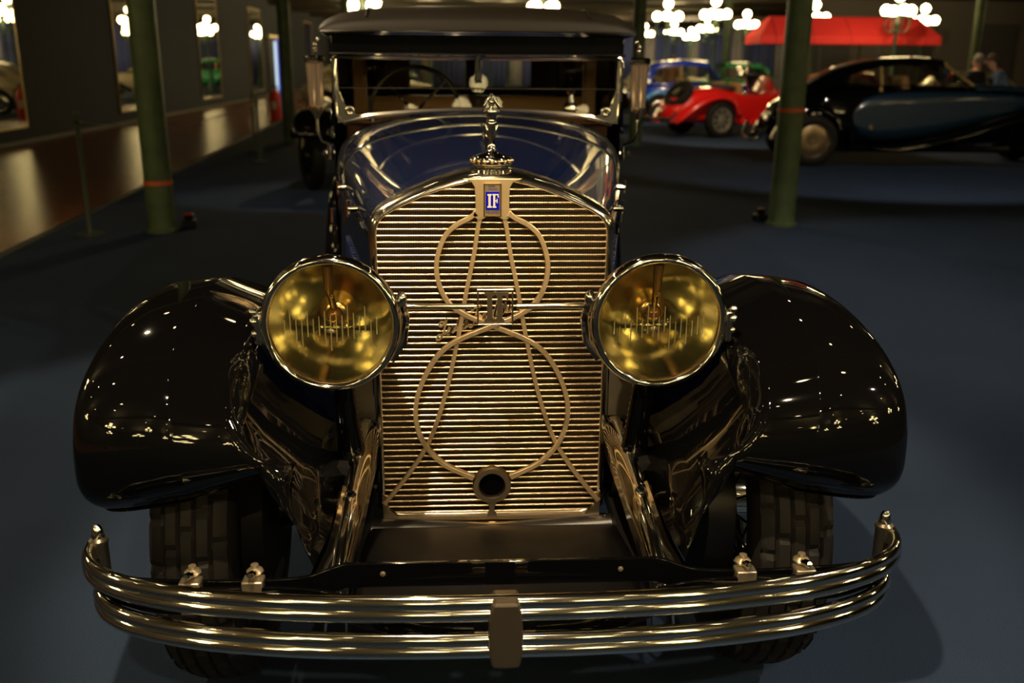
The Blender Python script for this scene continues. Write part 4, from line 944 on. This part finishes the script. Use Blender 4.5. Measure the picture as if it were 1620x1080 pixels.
def lamp(parent, p, r, d=(1, 0, 0)):
    h = B().lathe([(r*.95, .0), (r, -.02), (r*.9, -r*.6), (r*.5, -r*1.1), (.001, -r*1.25)], p, d, 20).build('headlamp', M_CHROME, parent)
    B().lathe([(.001, r*.12), (r*.6, r*.08), (r*.95, 0)], p, d, 20).build('lamp_glass', MATS.get('pale_lamp_glass') or mat('pale_lamp_glass', (.7, .66, .5), .15, .3, coat=1), h)
def greenhouse(parent, m, st, glassm, bars=()):
    """st: (x, half belt width, half roof width, z belt, z edge, z crown, z window low, z window high)"""
    roof = B(); rows = []
    for x, wb, wr, zb, ze, zc, z0, z1 in st:
        rows.append([Vector((x, a*wr, ze+(zc-ze)*b)) for a, b in [(-1, 0), (-.97, .35), (-.85, .65), (-.6, .87), (-.3, .97), (0, 1), (.3, .97), (.6, .87), (.85, .65), (.97, .35), (1, 0)]])
    R = B().grid(rows).build('roof', m, parent, ang=60)
    def pt(s, k, z):
        x, wb, wr, zb, ze = s[:5]; t = 0 if ze-zb < 1e-4 else (z-zb)/(ze-zb); return Vector((x, k*(wb+(wr-wb)*t), z))
    for k in (-1, 1):
        lo = B().grid([[pt(s, k, s[3]), pt(s, k, max(s[3], s[6]))] for s in st]); lo.grid([[pt(s, k, s[7]), pt(s, k, max(s[4], s[7]))] for s in st])
        lo.build('window_surround', m, R, ang=60)
        win = [s for s in st if s[7] > s[6]+.004]
        if len(win) > 1: B().grid([[pt(s, k, s[6])*1.0, pt(s, k, s[7])] for s in win]).build('side_window', glassm, R)
        for bx in bars:
            w0 = min(st, key=lambda s: abs(s[0]-bx)); B().cyl(pt(w0, k, w0[6]), pt(w0, k, w0[7]), .02, .02, 8).build('window_post', M_GILT, R)
    return R
def bumper(parent, x, z, half, m=None):
    B().tube([(x-.12*(1 if x > 0 else -1), -half, z), (x, -half*.8, z), (x, 0, z), (x, half*.8, z), (x-.12*(1 if x > 0 else -1), half, z)], .025, 8).build('bumper', m or M_CHROME, parent)

# ---- black and blue fastback coupe on the right; local x = forward (to the right of the picture); side towards viewer is y<0
T = empty('fastback_coupe', (5.62, 13.55, 0), radians(-3.5), 'black fastback coupe with dark blue doors behind the right pillar', 'car')
body_loft(T, 'body', M_BLACK, [(-.62, .12, .50, .72), (-.5, .38, .38, .95), (-.2, .56, .32, 1.12), (.2, .64, .30, 1.22), (.8, .66, .30, 1.26), (1.6, .66, .30, 1.26), (2.3, .62, .30, 1.26), (2.8, .54, .32, 1.25), (3.4, .44, .36, 1.22), (4.2, .34, .42, 1.16), (4.6, .28, .45, 1.10)], exp=.45)
st = []
for x, wb, wr, zb, ze, zc, z0, z1 in [(-.35, .40, .18, 1.02, 1.03, 1.05, 1.04, 1.04), (-.1, .5, .34, 1.12, 1.16, 1.22, 1.17, 1.17), (.2, .58, .42, 1.20, 1.28, 1.40, 1.29, 1.29), (.48, .62, .46, 1.24, 1.42, 1.54, 1.30, 1.302), (.52, .62, .47, 1.24, 1.43, 1.55, 1.28, 1.36), (.62, .63, .48, 1.24, 1.46, 1.585, 1.275, 1.42), (.8, .64, .49, 1.25, 1.51, 1.63, 1.27, 1.485), (1.05, .64, .50, 1.25, 1.56, 1.675, 1.27, 1.54), (1.35, .64, .5, 1.25, 1.59, 1.70, 1.27, 1.57), (1.7, .63, .5, 1.25, 1.595, 1.71, 1.27, 1.575), (1.95, .62, .49, 1.25, 1.585, 1.695, 1.27, 1.555), (2.08, .61, .48, 1.25, 1.575, 1.68, 1.27, 1.54)]:
    st.append((x, wb, wr, zb, ze, zc, z0, z1))
R = greenhouse(T, M_BLACK, st, M_TINT, bars=(1.18,))
for k in (-1, 1):
    B().tube([(2.08, k*.48, 1.575), (2.3, k*.53, 1.42), (2.52, k*.56, 1.27)], .022, 8).build('screen_pillar', M_GILT, R)
    B().grid([[Vector((2.08, k*.485, 1.555)), Vector((2.1, k*.60, 1.27))], [Vector((2.3, k*.53, 1.41)), Vector((2.3, k*.585, 1.27))], [Vector((2.5, k*.56, 1.28)), Vector((2.51, k*.56, 1.27))]]).build('quarter_window', M_TINT, R)
B().grid([[Vector((2.09, y*.48, 1.60+.04*(1-y*y))), Vector((2.52, y*.56, 1.27))] for y in (-1, -.5, 0, .5, 1)]).build('windscreen', M_TINT, R)
B().tube([(2.08, -.48, 1.60), (2.08, 0, 1.645), (2.08, .48, 1.60)], .022, 8).build('screen_header', M_GILT, R); B().tube([(2.52, -.56, 1.275), (2.58, 0, 1.285), (2.52, .56, 1.275)], .02, 8).build('screen_sill', M_GILT, R)
B().tube([(2.08, 0, 1.64), (2.56, 0, 1.28)], .012, 6).build('screen_bar', M_GILT, R)
B().grid([[Vector((x, y, z)) for y in (-.5, 0, .5)] for x, z in ((.55, 1.40), (.62, 1.2), (1.0, 1.0), (2.2, .95))]).build('cabin_lining', mat('light_brown_leather', (.5, .22, .10), .6), T)
for y in (-.28, .28): B().box((1.5, y, 1.16), (.14, .46, .5), Matrix.Rotation(-.2, 3, 'Y')).build('seat_back', M_TAN, T, bevel=.05)
B().tube([(2.12, -.25+.17*cos(a), 1.32+.15*sin(a)) for a in [2*pi*q/20 for q in range(20)]], .012, 6, closed=True).build('steering_wheel', M_IRON, T)
# blue bonnet top
rows = []
for x, w_, z in [(2.62, .50, 1.262), (2.9, .47, 1.262), (3.4, .40, 1.235), (4.1, .33, 1.185), (4.55, .26, 1.12)]:
    rows.append([Vector((x, y*w_, z+.02-.08*abs(y)**3)) for y in (-1, -.8, -.4, 0, .4, .8, 1)])
B().grid(rows).build('bonnet', M_BLUE2, T, ang=60, solid=.008)
for k in (-1, 1):
    def sidey(x): return k*(interp([(.2, .66), (.8, .672), (1.6, .675), (2.3, .64), (2.8, .562), (3.4, .462), (4.0, .36)], x))
    top = [(.62, .80), (.66, .92), (.78, 1.05), (1.0, 1.13), (1.4, 1.165), (2.0, 1.17), (2.6, 1.16), (3.2, 1.13), (3.8, 1.06)]
    bot = [(.62, .78), (.64, .62), (.74, .49), (.95, .41), (1.4, .43), (2.0, .53), (2.6, .68), (3.2, .84), (3.8, .98)]
    B().grid([[Vector((a[0], sidey(a[0]), b[1]+(a[1]-b[1])*q/4)) for q in range(5)] for a, b in zip(top, bot)]).build('blue_side_panel', M_BLUE2, T, ang=60, solid=.012)
    B().cyl((2.0, k*.675, 1.06), (2.2, k*.665, 1.065), .014, .012, 8).build('door_handle', M_BRASS, T)
    B().box((.92, k*.695, .62), (.05, .01, .07)).build('hinge_plate', M_BRASS, T)
    B().box((1.02, k*.69, 1.21), (.04, .02, .08)).build('hinge_plate', M_BRASS, T)
    for q in range(9): B().box((3.0+q*.06, sidey(3.0+q*.06)+k*.012, 1.03), (.02, .012, .09)).build('louvre', M_BLUE2, T)
    arc_fender(T, [(.58, .26), (.50, .62), (.30, .88), (0, .98), (-.30, .90), (-.54, .68), (-.68, .38)], k*.48, k*.80, M_BLACK, .12, 'rear_fender')
    arc_fender(T, [(4.55, .5), (4.45, .82), (4.1, .98), (3.6, .94), (2.9, .74), (2.2, .52), (1.5, .38), (.9, .32)], k*.44, k*.80, M_BLACK, .12, 'front_fender')
    mini_wheel(T, 0, k*.70, .40, .17, MATS.get('gold_wheel') or mat('gold_wheel', (.30, .22, .13), .32, .9)); mini_wheel(T, 3.95, k*.66, .40, .17, MATS['gold_wheel'])
    B().cyl((.3, k*.6, .28), (3.2, k*.6, .28), .06, .06, 8).build('sill', M_BLACK, T)
    lamp(T, (4.5, k*.45, .86), .13)
B().tube([(-.72, -.72, .62), (-.84, -.55, .42), (-.86, 0, .36), (-.84, .55, .42), (-.72, .72, .62)], .03, 8).build('rear_bumper', M_CHROME, T)
B().box((4.62, 0, .80), (.04, .46, .66)).build('radiator_grille', M_CHROME, T, bevel=.05)

# ---- red roadster
T = empty('red_roadster', (5.34, 19.26, 0), radians(24), 'open red roadster with spare wheel on its tail, beyond the carpet', 'car')
body_loft(T, 'body', M_RED, [(-1.05, .10, .42, .58), (-.9, .34, .34, .82), (-.5, .52, .3, 1.0), (0, .58, .28, 1.08), (.5, .60, .28, 1.02), (.8, .60, .28, .94), (1.3, .59, .28, .93), (1.7, .56, .28, .99), (2.3, .46, .32, 1.02), (2.9, .36, .38, .98), (3.1, .3, .42, .92)], exp=.5)
for k in (-1, 1):
    arc_fender(T, [(.55, .28), (.50, .52), (.34, .80), (0, .93), (-.4, .86), (-.75, .64), (-1.02, .32)], [k*.42]*4+[k*.36, k*.25, k*.15], [k*.80]*4+[k*.76, k*.66, k*.5], M_RED, .10, 'rear_fender')
    arc_fender(T, [(3.0, .42), (2.92, .72), (2.6, .90), (2.2, .86), (1.7, .66), (1.2, .44), (.6, .32)], k*.46, k*.80, M_RED, .12, 'front_fender')
    mini_wheel(T, 0, k*.70, .385, .17, MATS.get('alloy_wheel') or mat('alloy_wheel', (.55, .50, .40), .35, .8), 'spoke'); mini_wheel(T, 2.55, k*.66, .385, .17, MATS['alloy_wheel'], 'spoke')
    lamp(T, (3.0, k*.4, .80), .12)
sp = B().lathe([(.2, -.07), (.28, -.09), (.34, -.06), (.355, 0), (.34, .06), (.28, .08), (.2, .06)], axis=(0, 0, 1), n=26).build('spare_tyre', M_TYRE, T); sp.location = (-.72, -.12, .92); sp.rotation_euler = (.12, radians(-48), 0)
B().lathe([(.001, .05), (.12, .045), (.22, .03)], axis=(0, 0, 1), n=22).build('spare_disc', M_CHROME, sp)
B().tube([(-1.1, -.6, .55), (-1.2, -.5, .42), (-1.22, 0, .40), (-1.2, .5, .42), (-1.1, .6, .55)], .03, 8).build('rear_bumper', M_CHROME, T)
B().grid([[Vector((1.72, y*.45, .98)), Vector((1.55, y*.42, 1.30))] for y in (-1, -.5, 0, .5, 1)]).build('windscreen', M_TINT, T)
B().tube([(1.72, -.46, .98), (1.55, -.43, 1.31), (1.55, .43, 1.31), (1.72, .46, .98)], .018, 8).build('windscreen_frame', M_CHROME, T)
for y in (-.27, .27): B().box((.72, y, 1.0), (.12, .42, .34), Matrix.Rotation(-.25, 3, 'Y')).build('seat_back', M_TAN, T, bevel=.04)
B().tube([(1.35, -.25+.16*cos(a), 1.08+.15*sin(a)) for a in [2*pi*q/20 for q in range(20)]], .012, 6, closed=True).build('steering_wheel', M_IRON, T)
body_loft(T, 'folded_hood', MATS.get('dark_hood') or mat('dark_hood', (.03, .02, .016), .8), [(.1, .3, 1.02, 1.05), (.2, .5, 1.0, 1.12), (.42, .54, .98, 1.14), (.55, .5, .98, 1.06)])

# ---- closed cars of the second rank
def closed_car(name, label, loc, rz, m, mf, L=2.9, hh=1.5, group=None):
    T = empty(name, loc, rz, label, 'car', group)
    body_loft(T, 'body', m, [(-.8, .2, .45, .7), (-.65, .46, .36, .92), (-.2, .6, .32, 1.0), (.4, .66, .3, 1.02), (1.5, .64, .3, 1.02), (1.9, .56, .32, 1.02), (L-.3, .4, .4, .98), (L+.15, .3, .45, .9)], exp=.45)
    z = hh
    st = [(-.55, .48, .3, .92, .96, 1.0, .97, .97), (-.2, .56, .42, .98, z-.28, z-.16, 1.04, 1.042), (-.1, .57, .44, .99, z-.22, z-.10, 1.04, z-.28), (.15, .6, .46, 1.0, z-.15, z-.03, 1.04, z-.20), (.6, .62, .48, 1.0, z-.12, z, 1.04, z-.16), (1.1, .62, .47, 1.0, z-.13, z-.01, 1.04, z-.17), (1.35, .6, .46, 1.0, z-.15, z-.04, 1.04, z-.20)]
    R = greenhouse(T, m, st, M_TINT, bars=(.6,))
    B().grid([[Vector((1.36, y*.46, z-.13+.05*(1-y*y))), Vector((1.75, y*.54, 1.0))] for y in (-1, -.5, 0, .5, 1)]).build('windscreen', M_TINT, R)
    for k in (-1, 1):
        B().tube([(1.35, k*.46, z-.15), (1.76, k*.54, 1.0)], .022, 8).build('screen_pillar', m, R)
        arc_fender(T, [(.48, .3), (.40, .65), (0, .86), (-.4, .66), (-.55, .3)], k*.46, k*.76, mf, .1, 'rear_fender')
        arc_fender(T, [(L+.35, .4), (L+.25, .74), (L-.1, .88), (L-.6, .70), (L-1.2, .42), (L-1.9, .3)], k*.42, k*.76, mf, .1, 'front_fender')
        mini_wheel(T, 0, k*.67, .37, .15, M_CHROME); mini_wheel(T, L-.1, k*.64, .37, .15, M_CHROME)
        lamp(T, (L+.2, k*.4, .82), .11)
    B().grid([[Vector((x, y, zz)) for y in (-.45, .45)] for x, zz in ((-.1, 1.15), (0, .95), (1.5, .9))]).build('cabin_lining', M_TAN, T)
    bumper(T, L+.42, .42, .7); bumper(T, -.85, .42, .6)
    return T
closed_car('blue_coupe', 'royal blue closed coupe with light blue fenders behind the red roadster', (5.45, 24.9, 0), radians(-4), M_BLUE3, M_SKYBLUE, 2.9, 1.66)
closed_car('green_saloon', 'bright green closed car beneath the left end of the awning', (10.3, 31.4, 0), radians(186), M_GREEN, M_GREEN, 2.7, 1.62)
closed_car('cream_saloon', 'cream vintage car seen over the blue coupe bonnet', (7.0, 35.6, 0), radians(-8), M_CREAM, M_BLACK, 2.8, 1.6)
closed_car('black_saloon', 'black vintage car between the limousine and the red roadster', (3.6, 24.1, 0), radians(-88), M_BLACK, M_BLACK, 2.8, 1.25)
closed_car('maroon_saloon', 'maroon vintage car behind the red roadster cockpit', (9.3, 23.0, 0), radians(-10), M_MAROON, M_BLACK, 2.7, 1.42)
closed_car('cream_coupe', 'pale yellow car at the right edge beyond the coupe', (11.4, 20.5, 0), radians(5), M_CREAM, M_CREAM, 2.8, 1.45)
closed_car('far_dark_saloon', 'dark car far back below the lamp posts', (6.2, 40.5, 0), radians(175), M_BLUE, M_BLACK, 2.8, 1.6)
closed_car('cream_cabriolet', 'cream car showing only in the leftmost wall mirror', (-3.9, 26.6, 0), radians(0), M_CREAM, M_CREAM, 2.8, 1.5)
closed_car('green_sedan', 'green car showing only in the mirror right of the pillar', (-5.3, 48.4, 0), radians(5), M_GREEN, M_BLACK, 2.8, 1.6)
closed_car('white_sedan', 'pale car showing only in the mirror behind the pillar', (-5.2, 38.6, 0), radians(0), M_CREAM, M_BLACK, 2.8, 1.5)
# ---- black car behind the limousine, on the left (nose to the viewer)
T = empty('black_tourer', (-1.12, 9.95, 0), radians(-90), 'black vintage car standing behind the limousine, left wheel in view', 'car')
body_loft(T, 'body', M_BLACK, [(-3.6, .3, .5, .9), (-3.2, .6, .4, 1.15), (-2.2, .68, .38, 1.2), (-1.4, .62, .4, 1.2), (-.3, .38, .45, 1.15), (.1, .32, .5, 1.12)], exp=.45)
B().box((.12, 0, .84), (.06, .56, .66)).build('radiator', M_CHROME, T, bevel=.03)
for k in (-1, 1):
    arc_fender(T, [(.5, .68), (.42, .88), (.1, 1.0), (-.3, .92), (-.75, .62), (-1.2, .42)], k*.5, k*1.0, M_BLACK, .1, 'front_fender')
    w_ = mini_wheel(T, 0, k*.84, .42, .17, M_BLACK, 'spoke', steer=radians(22)); mini_wheel(T, -3.2, k*.78, .42, .17, M_BLACK, 'spoke')
    arc_fender(T, [(-2.65, .4), (-2.8, .8), (-3.2, .98), (-3.65, .8), (-3.8, .4)], k*.5, k*.92, M_BLACK, .1, 'rear_fender')
    lamp(T, (.2, k*.36, 1.0), .13)
# oval yellow sign and pink board
t = empty('oval_sign', (9.55, 25.0, 0), 0, 'yellow oval sign on a thin stand by the green car', 'sign')
B().cyl((0, 0, 0), (0, 0, 1.75), .02, .02, 8).build('stand', M_IRON, t); B().lathe([(.001, .02), (.19, .02), (.2, 0), (.19, -.02), (.001, -.02)], (0, 0, 1.95), (0, 1, 0), 24, sx=.72, sy=1.25).build('sign_disc', M_YELLOW, t); B().lathe([(.001, 0), (.15, 0), (.15, .02), (.02, .03)], n=14).build('foot', M_IRON, t)
# ================================================================ PEOPLE
def person(label, loc, rz, shirt, trousers, hair, lean=0.0, arm=0.0, scale=1.0):
    root = empty('person', loc, rz, label, 'person')
    V = [(0, 0, .95), (0, -.01, 1.12), (0, 0+lean*.12, 1.30), (0, lean*.22, 1.43), (0, lean*.28, 1.50), (0, lean*.34, 1.56), (0, lean*.36, 1.65), (0, lean*.37, 1.72),
         (-.18, lean*.2, 1.42), (-.24, lean*.2+.02, 1.16), (-.24, lean*.3+.12+arm*.1, .93+arm*.2), (-.235, lean*.3+.16+arm*.14, .85+arm*.2),
         (.18, lean*.2, 1.42), (.24, lean*.2, 1.16), (.25, lean*.3+.06, .92), (.25, lean*.3+.08, .83),
         (-.10, 0, .88), (-.11, .02, .48), (-.11, -.02, .09), (-.115, .12, .035), (.10, 0, .88), (.11, -.0, .48), (.11, -.06, .09), (.115, .08, .035)]
    Ed = [(0, 1), (1, 2), (2, 3), (3, 4), (4, 5), (5, 6), (6, 7), (3, 8), (8, 9), (9, 10), (10, 11), (3, 12), (12, 13), (13, 14), (14, 15), (0, 16), (16, 17), (17, 18), (18, 19), (0, 20), (20, 21), (21, 22), (22, 23)]
    Rd = [(.16, .12), (.145, .11), (.165, .12), (.13, .09), (.055, .055), (.06, .07), (.082, .10), (.065, .08), (.07, .07), (.05, .05), (.04, .04), (.035, .03), (.07, .07), (.05, .05), (.04, .04), (.035, .03), (.095, .1), (.065, .07), (.045, .05), (.04, .035), (.095, .1), (.065, .07), (.045, .05), (.04, .035)]
    me = bpy.data.meshes.new('body'); me.from_pydata(V, Ed, []); o = bpy.data.objects.new('body', me); COL.objects.link(o)
    md = o.modifiers.new('skin', 'SKIN')
    for i, r in enumerate(Rd): me.skin_vertices[0].data[i].radius = r; me.skin_vertices[0].data[i].use_root = (i == 0)
    o.modifiers.new('sub', 'SUBSURF').levels = 2
    bpy.context.view_layer.update()
    m2 = bpy.data.meshes.new_from_object(o.evaluated_get(bpy.context.evaluated_depsgraph_get())); bpy.data.objects.remove(o)
    for m in (shirt, trousers, M_TOE, M_IRON): m2.materials.append(m)
    for p in m2.polygons:
        c = p.center; p.use_smooth = True
        p.material_index = 2 if (c.z > 1.475 or (abs(c.x) > .19 and c.z < .98)) else 3 if c.z < .1 else 1 if c.z < .97 else 0
    b = bpy.data.objects.new('body', m2); COL.objects.link(b); b.parent = root
    y = lean*.365
    B().sphere((0, y-.018, 1.70), .105, 14, 10, (.84, 1.02, .98)).build('hair', hair, root)
    for s in (-1, 1):
        B().sphere((s*.085, y+.0, 1.645), .022, 8, 6, (.5, .8, 1.3)).build('ear', M_TOE, root)
        B().sphere((s*.032, y+.088, 1.665), .012, 8, 6).build('eye', M_IRON, root)
        hx = s*.24; hy = (lean*.3+.17+arm*.14) if s < 0 else lean*.3+.085; hz = (.84+arm*.2) if s < 0 else .82
        for q in range(4): B().tube([(hx, hy+.03-q*.016, hz-.01), (hx-s*.005, hy+.035-q*.016, hz-.055), (hx-s*.018, hy+.035-q*.016, hz-.085+abs(q-1.3)*.008)], [.010, .009, .006], 6).build('finger', M_TOE, root)
        B().tube([(hx, hy+.035, hz+.01), (hx-s*.02, hy+.06, hz-.02), (hx-s*.024, hy+.065, hz-.045)], [.011, .010, .007], 6).build('thumb', M_TOE, root)
    B().tube([(0, y+.092, 1.66), (0, y+.118, 1.625), (0, y+.10, 1.615)], [.010, .016, .010], 8).build('nose', M_TOE, root)
    B().tube([(-.028, y+.088, 1.588), (0, y+.098, 1.585), (.028, y+.088, 1.588)], .006, 6).build('mouth', mat('lip_%d' % int(loc[0]*10), (.4, .14, .1), .6), root)
    root.scale = (scale,)*3
    return root
M_DARKCL = mat('black_cloth', (.012, .012, .013), .85); M_DENIM = mat('denim_cloth', (.07, .11, .18), .9); M_JEANS = mat('dark_jeans', (.02, .025, .04), .9); M_WHITECL = mat('white_cloth', (.5, .48, .44), .9)
M_GREYH = mat('grey_hair', (.22, .19, .15), .8); M_BRH = mat('brown_hair', (.07, .04, .02), .8)
person('grey-haired person in black top standing beyond the coupe windscreen', (10.1, 16.5, 0), radians(20), M_DARKCL, M_JEANS, M_GREYH)
person('person in denim shirt bending forward at the right edge', (10.25, 15.6, 0), radians(65), M_DENIM, M_DARKCL, M_BRH, lean=.9)
person('pale-haired person in white top behind the blue coupe', (5.3, 26.2, 0), radians(200), M_WHITECL, M_JEANS, M_GREYH)
person('brown-haired person in tan top behind the blue coupe roof', (6.3, 26.9, 0), radians(170), mat('tan_cloth', (.3, .16, .08), .9), M_JEANS, M_BRH)
